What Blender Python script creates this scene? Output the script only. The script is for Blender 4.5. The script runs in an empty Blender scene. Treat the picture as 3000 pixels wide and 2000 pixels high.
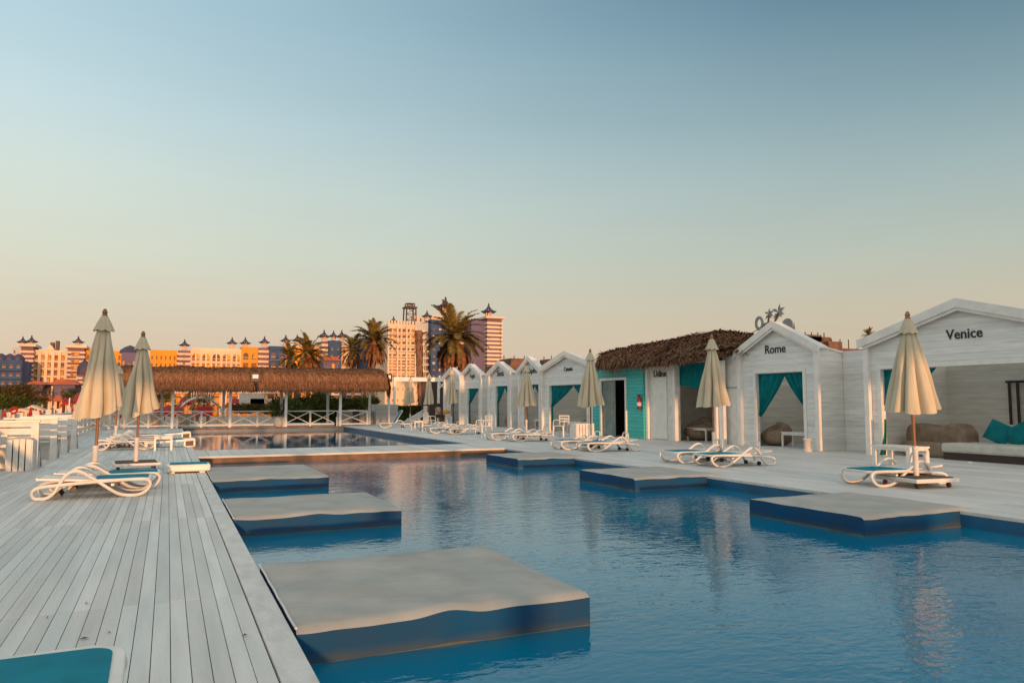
import bpy, bmesh, math, random
from mathutils import Vector, Matrix, noise
random.seed(11)
R_ = math.radians
scene = bpy.context.scene
col = scene.collection

# ------------------------------------------------------------------ camera model (used for measuring the place)
F, H = 2190.0, 1.4
PIT, YAW = R_(4.62), R_(24.65)
_R = Vector((math.cos(YAW), -math.sin(YAW), 0))
_F = Vector((math.sin(YAW)*math.cos(PIT), math.cos(YAW)*math.cos(PIT), math.sin(PIT)))
_U = _R.cross(_F)
def ray(px, py): return _R*((px-1500)/F) + _U*((1000-py)/F) + _F
def GP(px, py, z=0.0):
    d = ray(px, py); t = (z-H)/d.z; return (d.x*t, d.y*t)
def GX(px, py, X):
    d = ray(px, py); t = X/d.x; return (d.y*t, H+d.z*t)
def GY(px, py, Y):
    d = ray(px, py); t = Y/d.y; return (d.x*t, H+d.z*t)

# ------------------------------------------------------------------ materials
def S(r, g, b):
    f = lambda c: (c/255/12.92) if c <= 10 else ((c/255+0.055)/1.055)**2.4
    return (f(r), f(g), f(b), 1)
def L(r, g, b): return (r, g, b, 1)
def mat(name, c, rough=0.6, c2=None, scale=4.0, fac=(0.35, 0.65), bump=0.0, bscale=40.0, island=0.0, stretch=(1,1,1), spec=0.5, metal=0.0, sub=None, detail=5):
    m = bpy.data.materials.new(name); m.use_nodes = True
    nt = m.node_tree; N = nt.nodes; K = nt.links; b = N['Principled BSDF']
    b.inputs['Roughness'].default_value = rough; b.inputs['Metallic'].default_value = metal
    b.inputs['Specular IOR Level'].default_value = spec
    tc = N.new('ShaderNodeTexCoord'); mp = N.new('ShaderNodeMapping'); mp.inputs['Scale'].default_value = stretch
    K.new(tc.outputs['Object'], mp.inputs['Vector'])
    if c2 is None: c2 = (c[0]*0.82, c[1]*0.82, c[2]*0.82, 1)
    n = N.new('ShaderNodeTexNoise'); n.inputs['Scale'].default_value = scale; n.inputs['Detail'].default_value = detail
    K.new(mp.outputs[0], n.inputs['Vector'])
    r = N.new('ShaderNodeValToRGB'); r.color_ramp.elements[0].position = fac[0]; r.color_ramp.elements[1].position = fac[1]
    r.color_ramp.elements[0].color = c2; r.color_ramp.elements[1].color = c
    K.new(n.outputs['Fac'], r.inputs['Fac']); out = r.outputs['Color']
    if island > 0:
        g = N.new('ShaderNodeNewGeometry'); mr = N.new('ShaderNodeMapRange')
        mr.inputs['To Min'].default_value = 1-island; mr.inputs['To Max'].default_value = 1+island*0.6
        K.new(g.outputs['Random Per Island'], mr.inputs['Value'])
        mx = N.new('ShaderNodeVectorMath'); mx.operation = 'SCALE'
        K.new(out, mx.inputs[0]); K.new(mr.outputs[0], mx.inputs['Scale']); out = mx.outputs[0]
    K.new(out, b.inputs['Base Color'])
    if bump > 0:
        n2 = N.new('ShaderNodeTexNoise'); n2.inputs['Scale'].default_value = bscale; n2.inputs['Detail'].default_value = 4
        K.new(mp.outputs[0], n2.inputs['Vector'])
        bp = N.new('ShaderNodeBump'); bp.inputs['Strength'].default_value = bump; bp.inputs['Distance'].default_value = 0.02
        K.new(n2.outputs['Fac'], bp.inputs['Height']); K.new(bp.outputs[0], b.inputs['Normal'])
    if sub: b.inputs['Subsurface Weight'].default_value = sub
    return m

def siding(name, c, dark, pitch=0.17, gap=0.05, gapdark=0.45):
    """painted horizontal boards: a dark gap under each board, uneven along its length"""
    m = bpy.data.materials.new(name); m.use_nodes = True
    nt = m.node_tree; N = nt.nodes; K = nt.links; b = N['Principled BSDF']; b.inputs['Roughness'].default_value = 0.55
    g = N.new('ShaderNodeNewGeometry'); sx = N.new('ShaderNodeSeparateXYZ'); K.new(g.outputs['Position'], sx.inputs[0])
    def math_(op, a, v=None, v2=None):
        n = N.new('ShaderNodeMath'); n.operation = op
        if isinstance(a, (int, float)): n.inputs[0].default_value = a
        else: K.new(a, n.inputs[0])
        if v is not None:
            if isinstance(v, (int, float)): n.inputs[1].default_value = v
            else: K.new(v, n.inputs[1])
        return n.outputs[0]
    d = math_('DIVIDE', sx.outputs['Z'], pitch); fr = math_('FRACT', d); fl = math_('FLOOR', d)
    wn = N.new('ShaderNodeTexWhiteNoise'); wn.noise_dimensions = '1D'; K.new(fl, wn.inputs['W'])
    ns = N.new('ShaderNodeTexNoise'); ns.inputs['Scale'].default_value = 1.3; ns.inputs['Detail'].default_value = 3
    K.new(g.outputs['Position'], ns.inputs['Vector'])
    thr = math_('MULTIPLY', math_('ADD', wn.outputs['Value'], ns.outputs['Fac']), gap)
    isgap = math_('LESS_THAN', fr, thr)
    nz = N.new('ShaderNodeTexNoise'); nz.inputs['Scale'].default_value = 3.0; nz.inputs['Detail'].default_value = 6
    mp = N.new('ShaderNodeMapping'); mp.inputs['Scale'].default_value = (0.6, 0.6, 5); K.new(g.outputs['Position'], mp.inputs['Vector']); K.new(mp.outputs[0], nz.inputs['Vector'])
    r = N.new('ShaderNodeValToRGB'); r.color_ramp.elements[0].position = 0.3; r.color_ramp.elements[1].position = 0.7
    r.color_ramp.elements[0].color = tuple(x*0.8 for x in c[:3])+(1,); r.color_ramp.elements[1].color = c
    K.new(nz.outputs['Fac'], r.inputs['Fac'])
    mr = N.new('ShaderNodeMapRange'); mr.inputs['To Min'].default_value = 0.9; mr.inputs['To Max'].default_value = 1.04; K.new(wn.outputs['Value'], mr.inputs['Value'])
    sc = N.new('ShaderNodeVectorMath'); sc.operation = 'SCALE'; K.new(r.outputs[0], sc.inputs[0]); K.new(mr.outputs[0], sc.inputs['Scale'])
    mx = N.new('ShaderNodeMix'); mx.data_type = 'RGBA'; K.new(math_('MULTIPLY', isgap, gapdark), mx.inputs['Factor'])
    K.new(sc.outputs[0], mx.inputs['A']); mx.inputs['B'].default_value = dark
    K.new(mx.outputs['Result'], b.inputs['Base Color'])
    bp = N.new('ShaderNodeBump'); bp.inputs['Strength'].default_value = 0.35; bp.inputs['Distance'].default_value = 0.015
    K.new(fr, bp.inputs['Height']); K.new(bp.outputs[0], b.inputs['Normal'])
    return m

M = {}
M['deck'] = mat('weathered_white_deck_paint', L(.68,.67,.63), .55, L(.56,.55,.51), 2.2, (.3,.7), .35, 30, .18, (4,.35,1))
M['deck2'] = mat('painted_deck_boards', L(.64,.63,.60), .6, L(.5,.49,.46), 1.1, (.3,.7), .2, 30, .12, (2,.5,1))
M['coping'] = mat('worn_white_coping_paint', L(.66,.64,.60), .55, L(.53,.515,.48), 5, (.3,.62), .4, 25, .08, (2,.6,1))
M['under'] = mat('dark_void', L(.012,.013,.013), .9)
M['canvas'] = mat('grey_canvas_cover', L(.41,.40,.365), .75, L(.30,.295,.265), 2.0, (.3,.7), 1.0, 3.2, 0, (1,1,1))
M['skirt'] = mat('blue_vinyl_skirt', L(.006,.075,.185), .6, L(.02,.06,.13), 1.3, (.35,.65), .2, 4, spec=.08)
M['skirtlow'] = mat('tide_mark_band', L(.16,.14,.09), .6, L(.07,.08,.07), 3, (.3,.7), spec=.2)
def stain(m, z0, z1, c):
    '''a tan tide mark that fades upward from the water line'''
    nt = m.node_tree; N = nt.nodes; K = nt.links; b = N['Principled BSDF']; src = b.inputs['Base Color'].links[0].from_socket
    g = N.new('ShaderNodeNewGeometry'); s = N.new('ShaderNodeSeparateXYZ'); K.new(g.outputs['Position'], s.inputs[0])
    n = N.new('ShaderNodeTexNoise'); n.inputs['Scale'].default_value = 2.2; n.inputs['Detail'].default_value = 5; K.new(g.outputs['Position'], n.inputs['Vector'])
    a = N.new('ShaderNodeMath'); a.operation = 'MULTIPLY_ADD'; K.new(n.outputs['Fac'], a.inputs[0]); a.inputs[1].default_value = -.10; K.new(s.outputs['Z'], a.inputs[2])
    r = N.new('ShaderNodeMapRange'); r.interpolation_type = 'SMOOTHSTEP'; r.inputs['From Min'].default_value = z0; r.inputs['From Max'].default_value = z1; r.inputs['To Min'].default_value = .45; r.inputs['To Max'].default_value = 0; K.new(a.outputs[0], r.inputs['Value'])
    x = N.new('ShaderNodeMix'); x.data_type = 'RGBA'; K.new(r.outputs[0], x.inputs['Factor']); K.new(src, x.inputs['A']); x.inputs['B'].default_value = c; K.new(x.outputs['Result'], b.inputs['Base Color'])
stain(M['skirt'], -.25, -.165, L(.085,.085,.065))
M['poolwall'] = mat('blue_pool_wall', L(.015,.12,.24), .4, L(.02,.08,.15), 2)
M['brown_edge'] = mat('brown_stained_edge', L(.20,.11,.06), .6, L(.09,.055,.035), 4)
M['plastic'] = mat('white_resin', L(.74,.71,.66), .38, L(.62,.59,.54), 3)
M['teal'] = mat('teal_sling_mesh', L(.004,.20,.275), .7, L(.003,.165,.225), 6, bump=.25, bscale=260, spec=.12)
M['fabric'] = mat('cream_parasol_cloth', L(.62,.53,.385), .85, L(.50,.43,.31), 2.5, (.3,.7), .5, 18, 0, (3,3,.35), .05)
M['wood_pole'] = mat('varnished_pole', L(.40,.17,.075), .5, L(.22,.095,.04), 3, stretch=(5,5,.5))
M['white_paint'] = mat('white_painted_wood', L(.74,.72,.68), .5, L(.60,.575,.53), 4, (.3,.6), .2, 30, .05)
M['white_trim'] = mat('white_trim_paint', L(.78,.75,.71), .45, L(.68,.65,.61), 3, (.3,.6))
M['siding'] = siding('white_board_siding', L(.80,.79,.76), L(.16,.16,.15), .17, .04, .4)
M['siding_in'] = siding('interior_board_siding', L(.80,.77,.70), L(.2,.19,.17), .15, .04, .4)
M['turq'] = siding('turquoise_board_siding', L(.05,.50,.47), L(.01,.12,.13), .13, .10, .75)
M['curtain'] = mat('teal_curtain_cloth', L(.004,.17,.18), .85, L(.003,.11,.13), 3, spec=.1)
M['green_cloth'] = mat('green_curtain_cloth', L(.01,.16,.09), .9, spec=.1)
M['cushteal'] = mat('dark_teal_cushion', L(.01,.19,.21), .85, L(.008,.14,.16), 4, spec=.1)
M['letters'] = mat('black_letters', L(.012,.012,.014), .4)
M['thatch'] = mat('dry_palm_thatch', L(.40,.205,.11), .9, L(.18,.09,.05), 6, (.3,.7), .5, 30, .45, (3,3,1), .05)
M['thatch2'] = mat('weathered_palm_thatch', L(.34,.17,.095), .9, L(.09,.055,.036), 6, (.3,.7), .5, 30, .5, (3,3,1), .05)
M['cushion'] = mat('cream_mattress', L(.60,.57,.50), .85, spec=.1)
M['darkwood'] = mat('dark_brown_wood', L(.045,.025,.02), .6)
M['beanbag'] = mat('brown_beanbag', L(.30,.22,.16), .85, L(.20,.145,.10), 5, spec=.1)
M['black'] = mat('black_plastic', L(.012,.012,.013), .45)
M['red'] = mat('red_paint', L(.45,.008,.012), .35)
M['redcloth'] = mat('red_cloth', L(.42,.012,.012), .8, L(.25,.01,.012), 3)
M['rust'] = mat('rusty_steel', L(.13,.06,.04), .7, L(.06,.03,.025), 8)
M['pebble'] = mat('brown_gravel', L(.17,.10,.06), .9, L(.03,.02,.015), 45, (.4,.6), .8, 60)
M['caster'] = mat('orange_caster', L(.25,.05,.025), .5)
M['cbk'] = mat('dark_caster', L(.05,.025,.02), .5)
M['glassdoor'] = mat('frosted_green_glass', L(.20,.26,.24), .15, L(.14,.19,.18), 2)
M['palm'] = mat('palm_leaf_green', L(.27,.18,.045), .7, L(.11,.085,.025), 3, (.3,.7), island=.45, spec=.15)
M['palmdead'] = mat('dry_palm_leaf', L(.34,.15,.055), .8, L(.13,.06,.028), 3, (.3,.7), island=.5, spec=.1)
M['trunk'] = mat('palm_trunk_bark', L(.30,.15,.08), .9, L(.11,.06,.04), 9, (.35,.65), .8, 20, 0, (1,1,3))
M['leaf'] = mat('shrub_leaf', L(.10,.125,.028), .7, L(.035,.05,.014), 2, (.3,.7), island=.6, spec=.15)
M['leafolive'] = mat('olive_leaf', L(.15,.10,.03), .7, L(.05,.045,.015), 1, (.3,.7), island=.6, spec=.15)
M['sand'] = mat('sand_ground', L(.42,.31,.21), .95, L(.28,.21,.15), .15, (.3,.7))
M['cream'] = mat('cream_render', L(.78,.60,.42), .8, L(.66,.45,.30), .12)
M['pink'] = mat('pale_pink_render', L(.72,.50,.38), .8, L(.62,.42,.32), .12)
M['greyw'] = mat('grey_render', L(.50,.49,.46), .8, L(.42,.41,.39), .12)
M['orange'] = mat('orange_render', L(.78,.31,.02), .8, L(.66,.25,.02), .12)
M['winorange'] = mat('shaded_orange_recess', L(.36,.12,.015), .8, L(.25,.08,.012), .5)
M['blue'] = mat('deep_blue_render', L(.04,.095,.20), .8, L(.022,.05,.13), .12)
M['violet'] = mat('violet_render', L(.145,.115,.20), .8, L(.12,.095,.17), .12)
M['band'] = mat('maroon_band', L(.20,.10,.11), .8, L(.15,.08,.09), .12)
M['bandwhite'] = mat('white_band', L(.78,.58,.44), .8)
M['win'] = mat('dark_window', L(.045,.032,.03), .6, L(.14,.07,.035), .25, (.4,.6))
M['wingold'] = mat('sunset_tinted_window', L(.80,.38,.06), .8, L(.36,.14,.04), .55, (.40,.56), spec=.1)  # the sunset mirrored in the glass is put into this base colour
M['kroof'] = mat('indigo_kiosk_roof', L(.055,.05,.11), .6, L(.04,.035,.07), .5)
M['redroof'] = mat('terracotta_roof', L(.42,.11,.055), .8, L(.28,.08,.05), 1)
M['brick'] = mat('raw_brick_and_concrete', L(.19,.10,.07), .9, L(.10,.055,.04), .8, (.35,.65))
M['metal'] = mat('grey_metal', L(.33,.33,.33), .5)
M['signface'] = mat('weathered_sign_sheet', L(.30,.31,.32), .6, L(.20,.21,.22), 2)
M['skin'] = mat('skin', L(.33,.17,.11), .6)
M['hair'] = mat('dark_hair', L(.015,.01,.008), .6)
M['shirt'] = mat('pale_shirt', L(.62,.46,.38), .9)
M['bluebench'] = mat('pale_blue_grey_paint', L(.42,.46,.48), .5)
M['pot'] = mat('white_pot', L(.62,.58,.52), .6)

# ------------------------------------------------------------------ mesh builder
class MB:
    def __init__(s): s.v = []; s.f = []
    def add(s, vs, fs):
        o = len(s.v); s.v += [tuple(v) for v in vs]; s.f += [tuple(i+o for i in f) for f in fs]; return s
    def box(s, x0, x1, y0, y1, z0, z1):
        return s.add([(x0,y0,z0),(x1,y0,z0),(x1,y1,z0),(x0,y1,z0),(x0,y0,z1),(x1,y0,z1),(x1,y1,z1),(x0,y1,z1)],
                     [(0,3,2,1),(4,5,6,7),(0,1,5,4),(1,2,6,5),(2,3,7,6),(3,0,4,7)])
    def bar(s, a, b, w, h, up=(0,0,1)):
        a = Vector(a); b = Vector(b); d = (b-a).normalized(); up = Vector(up)
        sx = d.cross(up)
        if sx.length < 1e-4: sx = d.cross(Vector((1,0,0)))
        sx.normalize(); sy = sx.cross(d).normalized()
        vs = [p + sx*w/2*i + sy*h/2*j for p in (a, b) for i, j in ((-1,-1),(1,-1),(1,1),(-1,1))]
        return s.add(vs, [(0,1,2,3),(7,6,5,4),(0,4,5,1),(1,5,6,2),(2,6,7,3),(3,7,4,0)])
    def tube(s, pts, r, n=8, closed=False, flat=1.0):
        pts = [Vector(p) for p in pts]; m = len(pts); rs = r if isinstance(r, (list, tuple)) else [r]*m
        vs = []; prev = None
        for i, p in enumerate(pts):
            if closed: d = pts[(i+1) % m]-pts[i-1]
            else: d = pts[min(i+1, m-1)]-pts[max(i-1, 0)]
            d.normalize()
            if prev is None:
                u = d.orthogonal().normalized()
                if abs(d.y) < .3: u = (Vector((0,1,0)) - d*d.y).normalized()
            else: u = (prev - d*prev.dot(d)).normalized()
            prev = u; w = d.cross(u)
            for k in range(n):
                a = 2*math.pi*k/n; vs.append(p + (u*math.cos(a) + w*math.sin(a)*flat)*rs[i])
        fs = []
        for i in range(m if closed else m-1):
            j = (i+1) % m
            for k in range(n): fs.append((i*n+k, i*n+(k+1) % n, j*n+(k+1) % n, j*n+k))
        if not closed: fs += [tuple(range(n-1, -1, -1)), tuple((m-1)*n+k for k in range(n))]
        return s.add(vs, fs)
    def lathe(s, prof, n=16, c=(0,0,0)):
        vs = []; m = len(prof)
        for r, z in prof:
            for k in range(n):
                a = 2*math.pi*k/n; vs.append((c[0]+r*math.cos(a), c[1]+r*math.sin(a), c[2]+z))
        fs = [(i*n+k, i*n+(k+1) % n, (i+1)*n+(k+1) % n, (i+1)*n+k) for i in range(m-1) for k in range(n)]
        fs += [tuple(range(n-1, -1, -1)), tuple((m-1)*n+k for k in range(n))]
        return s.add(vs, fs)
    def prism(s, poly, axis, a, b):
        """poly of 2D points extruded along axis ('x': poly is (y,z); 'y': (x,z); 'z': (x,y))"""
        def P(p, t): return {'x': (t, p[0], p[1]), 'y': (p[0], t, p[1]), 'z': (p[0], p[1], t)}[axis]
        n = len(poly); vs = [P(p, a) for p in poly] + [P(p, b) for p in poly]
        return s.add(vs, [tuple(range(n-1, -1, -1)), tuple(range(n, 2*n))] + [(i, (i+1) % n, n+(i+1) % n, n+i) for i in range(n)])
    def grid(s, fn, nu, nv):
        vs = [fn(i/nu, j/nv) for j in range(nv+1) for i in range(nu+1)]
        return s.add(vs, [(j*(nu+1)+i, j*(nu+1)+i+1, (j+1)*(nu+1)+i+1, (j+1)*(nu+1)+i) for j in range(nv) for i in range(nu)])
    def mesh(s, name, m, smooth=False):
        me = bpy.data.meshes.new(name); me.from_pydata(s.v, [], s.f)
        bm = bmesh.new(); bm.from_mesh(me)
        if len(s.f) < 60000 and not getattr(s, 'open', False): bmesh.ops.recalc_face_normals(bm, faces=bm.faces)
        bm.to_mesh(me); bm.free()
        me.materials.append(m)
        if smooth:
            me.polygons.foreach_set('use_smooth', [True]*len(me.polygons))
            try: me.set_sharp_from_angle(angle=R_(42))
            except Exception: pass
        return me
    def build(s, name, m, parent=None, smooth=False, bevel=0):
        o = bpy.data.objects.new(name, s.mesh(name, m, smooth)); col.objects.link(o)
        if parent: o.parent = parent
        if bevel:
            b = o.modifiers.new('Bevel', 'BEVEL'); b.width = bevel; b.segments = 2; b.limit_method = 'ANGLE'
        return o
def tag(o, label, cat, group=None, kind=None):
    if label: o['label'] = label
    if cat: o['category'] = cat
    if group: o['group'] = group
    if kind: o['kind'] = kind
    return o
def struct(o): o['kind'] = 'structure'; return o
def thing(name, label, cat, loc=(0,0,0), rz=0, group=None):
    o = bpy.data.objects.new(name, None); col.objects.link(o); o.location = loc; o.rotation_euler = (0,0,rz)
    o.empty_display_size = .2
    return tag(o, label, cat, group)
def copy_tree(o, parent=None):
    kids = list(o.children)
    c = o.copy(); col.objects.link(c)
    if parent: c.parent = parent
    for k in kids: copy_tree(k, c)
    return c
def put(root, loc, rz, label, group=None, sc=None):
    c = copy_tree(root); c.location = loc; c.rotation_euler = (0,0,rz); c['label'] = label
    if group: c['group'] = group
    if sc: c.scale = sc
    return c

# ------------------------------------------------------------------ camera, world, sun
cam = bpy.data.cameras.new('camera'); camo = bpy.data.objects.new('camera', cam); col.objects.link(camo)
cam.sensor_width = 36; cam.lens = F/3000*36; cam.clip_end = 5000; cam.clip_start = .05
camo.matrix_world = Matrix(((_R.x,_U.x,-_F.x,0),(_R.y,_U.y,-_F.y,0),(_R.z,_U.z,-_F.z,H),(0,0,0,1)))
scene.camera = camo
scene.view_settings.view_transform = 'Standard'; scene.view_settings.look = 'None'
scene.view_settings.exposure = 0; scene.view_settings.gamma = 1
SUN_EL, SUN_AZ = R_(3.0), R_(-3.5)          # the sun stands low behind the camera, over -Y
sund = Vector((math.sin(SUN_AZ)*math.cos(SUN_EL), -math.cos(SUN_AZ)*math.cos(SUN_EL), math.sin(SUN_EL)))
sl = bpy.data.lights.new('sun', 'SUN'); sl.energy = 3.5; sl.angle = R_(.8); sl.color = (1.0, .49, .21)
so = bpy.data.objects.new('sun', sl); col.objects.link(so); so.rotation_euler = sund.to_track_quat('Z', 'Y').to_euler()
so.location = (0, -30, 20)

w = bpy.data.worlds.new('World'); scene.world = w; w.use_nodes = True
nt = w.node_tree; N = nt.nodes; K = nt.links; bg = N['Background']
sky = N.new('ShaderNodeTexSky'); sky.sky_type = 'NISHITA'; sky.sun_disc = False
sky.sun_elevation = SUN_EL; sky.sun_rotation = R_(180) + SUN_AZ
sky.air_density = 1.6; sky.dust_density = 2.0; sky.ozone_density = 1.5
tc = N.new('ShaderNodeTexCoord'); sp = N.new('ShaderNodeSeparateXYZ'); K.new(tc.outputs['Generated'], sp.inputs[0])
def ramp(stops):
    r = N.new('ShaderNodeValToRGB'); e = r.color_ramp.elements
    while len(e) < len(stops): e.new(.5)
    for i, (d, c) in enumerate(stops): e[i].position = math.sin(R_(d)); e[i].color = c
    K.new(sp.outputs['Z'], r.inputs['Fac']); return r
rl = ramp([(0,S(226,190,160)),(3,S(224,201,174)),(6,S(222,210,187)),(10.5,S(218,222,205)),(15.5,S(213,227,220)),(20,S(200,223,229)),(27,S(180,212,225)),(42,S(192,212,220))])
rr = ramp([(0,S(211,184,164)),(3,S(208,189,167)),(6,S(204,194,171)),(10.5,S(187,196,184)),(15.5,S(164,185,186)),(20,S(138,166,175)),(29,S(78,120,144)),(44,S(178,196,206))])
ln = N.new('ShaderNodeVectorMath'); ln.operation = 'NORMALIZE'
cb = N.new('ShaderNodeCombineXYZ'); K.new(sp.outputs['X'], cb.inputs['X']); K.new(sp.outputs['Y'], cb.inputs['Y']); K.new(cb.outputs[0], ln.inputs[0])
sp2 = N.new('ShaderNodeSeparateXYZ'); K.new(ln.outputs[0], sp2.inputs[0])
mr = N.new('ShaderNodeMapRange'); mr.inputs['From Min'].default_value = -.17; mr.inputs['From Max'].default_value = .86; K.new(sp2.outputs['X'], mr.inputs['Value'])
mx = N.new('ShaderNodeMix'); mx.data_type = 'RGBA'; K.new(mr.outputs[0], mx.inputs['Factor']); K.new(rl.outputs[0], mx.inputs['A']); K.new(rr.outputs[0], mx.inputs['B'])
# the physical sky, weakly, over the dusk gradient
ss = N.new('ShaderNodeVectorMath'); ss.operation = 'SCALE'; ss.inputs['Scale'].default_value = .10; K.new(sky.outputs[0], ss.inputs[0])
m2 = N.new('ShaderNodeMix'); m2.data_type = 'RGBA'; m2.inputs['Factor'].default_value = .97; K.new(ss.outputs[0], m2.inputs['A'])
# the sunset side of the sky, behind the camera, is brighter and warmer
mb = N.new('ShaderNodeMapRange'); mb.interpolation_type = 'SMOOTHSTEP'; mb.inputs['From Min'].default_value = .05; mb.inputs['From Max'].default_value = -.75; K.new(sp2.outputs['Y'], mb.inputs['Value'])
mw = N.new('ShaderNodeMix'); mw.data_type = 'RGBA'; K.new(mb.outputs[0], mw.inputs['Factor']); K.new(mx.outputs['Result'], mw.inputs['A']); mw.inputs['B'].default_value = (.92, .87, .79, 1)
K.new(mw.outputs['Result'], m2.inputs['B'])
# faint uneven haze
hn = N.new('ShaderNodeTexNoise'); hn.inputs['Scale'].default_value = 2.2; hn.inputs['Detail'].default_value = 4
hm_ = N.new('ShaderNodeMapping'); hm_.inputs['Scale'].default_value = (1, 1, 4); K.new(tc.outputs['Generated'], hm_.inputs['Vector']); K.new(hm_.outputs[0], hn.inputs['Vector'])
hr = N.new('ShaderNodeMapRange'); hr.inputs['From Min'].default_value = .3; hr.inputs['From Max'].default_value = .7; hr.inputs['To Min'].default_value = .972; hr.inputs['To Max'].default_value = 1.028; K.new(hn.outputs['Fac'], hr.inputs['Value'])
hs = N.new('ShaderNodeVectorMath'); hs.operation = 'SCALE'; K.new(m2.outputs['Result'], hs.inputs[0]); K.new(hr.outputs[0], hs.inputs['Scale'])
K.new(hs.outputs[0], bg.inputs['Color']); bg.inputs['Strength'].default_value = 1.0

# ------------------------------------------------------------------ setting: ground, decks, pools
PX0, PX1 = .74, 9.35            # pool edges
PY0, BAR0, BAR1, PYF = -9.0, 20.9, 23.7, 43.9
WZ = -.20
g = MB(); n = 24
for (x0,x1,y0,y1) in ((-2500,-3.7,-900,3000),(-3.7,45,52,3000),(45,2500,-900,3000),(-3.7,45,-900,-30)):
    g.add([(x0,y0,-.7),(x1,y0,-.7),(x1,y1,-.7),(x0,y1,-.7)], [(0,1,2,3)])
struct(g.build('ground', M['sand']))

def planks(x0, x1, y0, y1, w, gap, seg, z=0., skew=0.0, th=.03, off=0):
    m = MB(); x = x0; k = 0
    while x < x1-.01:
        xe = min(x+w-gap, x1); y = y0 + off
        ys = [y0]; 
        while y < y1: 
            if y > y0+.3: ys.append(y + random.uniform(-.02,.02))
            y += seg
        ys.append(y1)
        for a, b in zip(ys, ys[1:]):
            dz = random.uniform(-.0008, .0008)
            m.box(x, xe, a+.001, b-.001, z-th, z+dz)
        x += w; k += 1
    return m
struct(planks(-3.6, .562, -9, 52, .099, .0042, 4.1, off=2.6).build('left_deck', M['deck'], bevel=.002))
m = MB()
for y in range(-9, 44, 4): m.box(.565, PX0+.0, y+.002, min(y+4, 44)-.002, -.045, .004)
struct(m.build('left_pool_coping', M['coping'], bevel=.006))
m = planks(PX1+.22, 17.0, -9, 52, .14, .006, 3.6, off=1.3); struct(m.build('right_deck', M['deck2']))
m = MB()
for y in range(-9, 44, 4): m.box(PX1-.0, PX1+.218, y+.002, min(y+4, 44)-.002, -.045, .004)
struct(m.build('right_pool_coping', M['coping'], bevel=.006))
m = MB().box(17.004, 24, -9, 52, -.03, -.002); struct(m.build('cabin_floor', M['deck2']))
m = planks(PX0, PX1, 44, 52, .14, .005, 4, off=0); struct(m.build('far_deck', M['deck2']))
m = MB(); x = PX0+.002
while x < PX1-.05: m.box(x, min(x+.30, PX1)-.012, BAR0+.06, BAR1, -.03, .0); x += .30
m.box(PX0+.002, PX1-.002, BAR0, BAR0+.055, -.045, .006)
struct(m.build('pool_walkway', M['deck2'], bevel=.003))
m = MB().box(PX0, PX1, BAR0+.03, BAR1-.03, -1.2, -.046); struct(m.build('walkway_side', M['brown_edge']))
m = MB().box(-3.7, PX0-.03, -9, 52, -.8, -.034).box(PX1+.03, 24, -9, 52, -.8, -.034).box(PX0-.03, PX1+.03, PYF+.05, 52, -.8, -.034)
struct(m.build('deck_substructure', M['under']))
m = MB().box(PX0-.028, PX0, PY0, PYF, -1.3, -.046).box(PX1, PX1+.028, PY0, PYF, -1.3, -.046).box(PX0, PX1, PYF+.02, PYF+.048, -1.3, -.1).box(PX0, PX1, PY0-.03, PY0, -1.3, 0)
m.box(PX0, PX1, PY0, PYF, -1.35, -1.3)
struct(m.build('pool_basin', M['poolwall']))
m = MB().box(PX0, PX1, PYF-.0, PYF+.1, -.1, .008); struct(m.build('far_pool_edge', M['brown_edge']))

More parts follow.
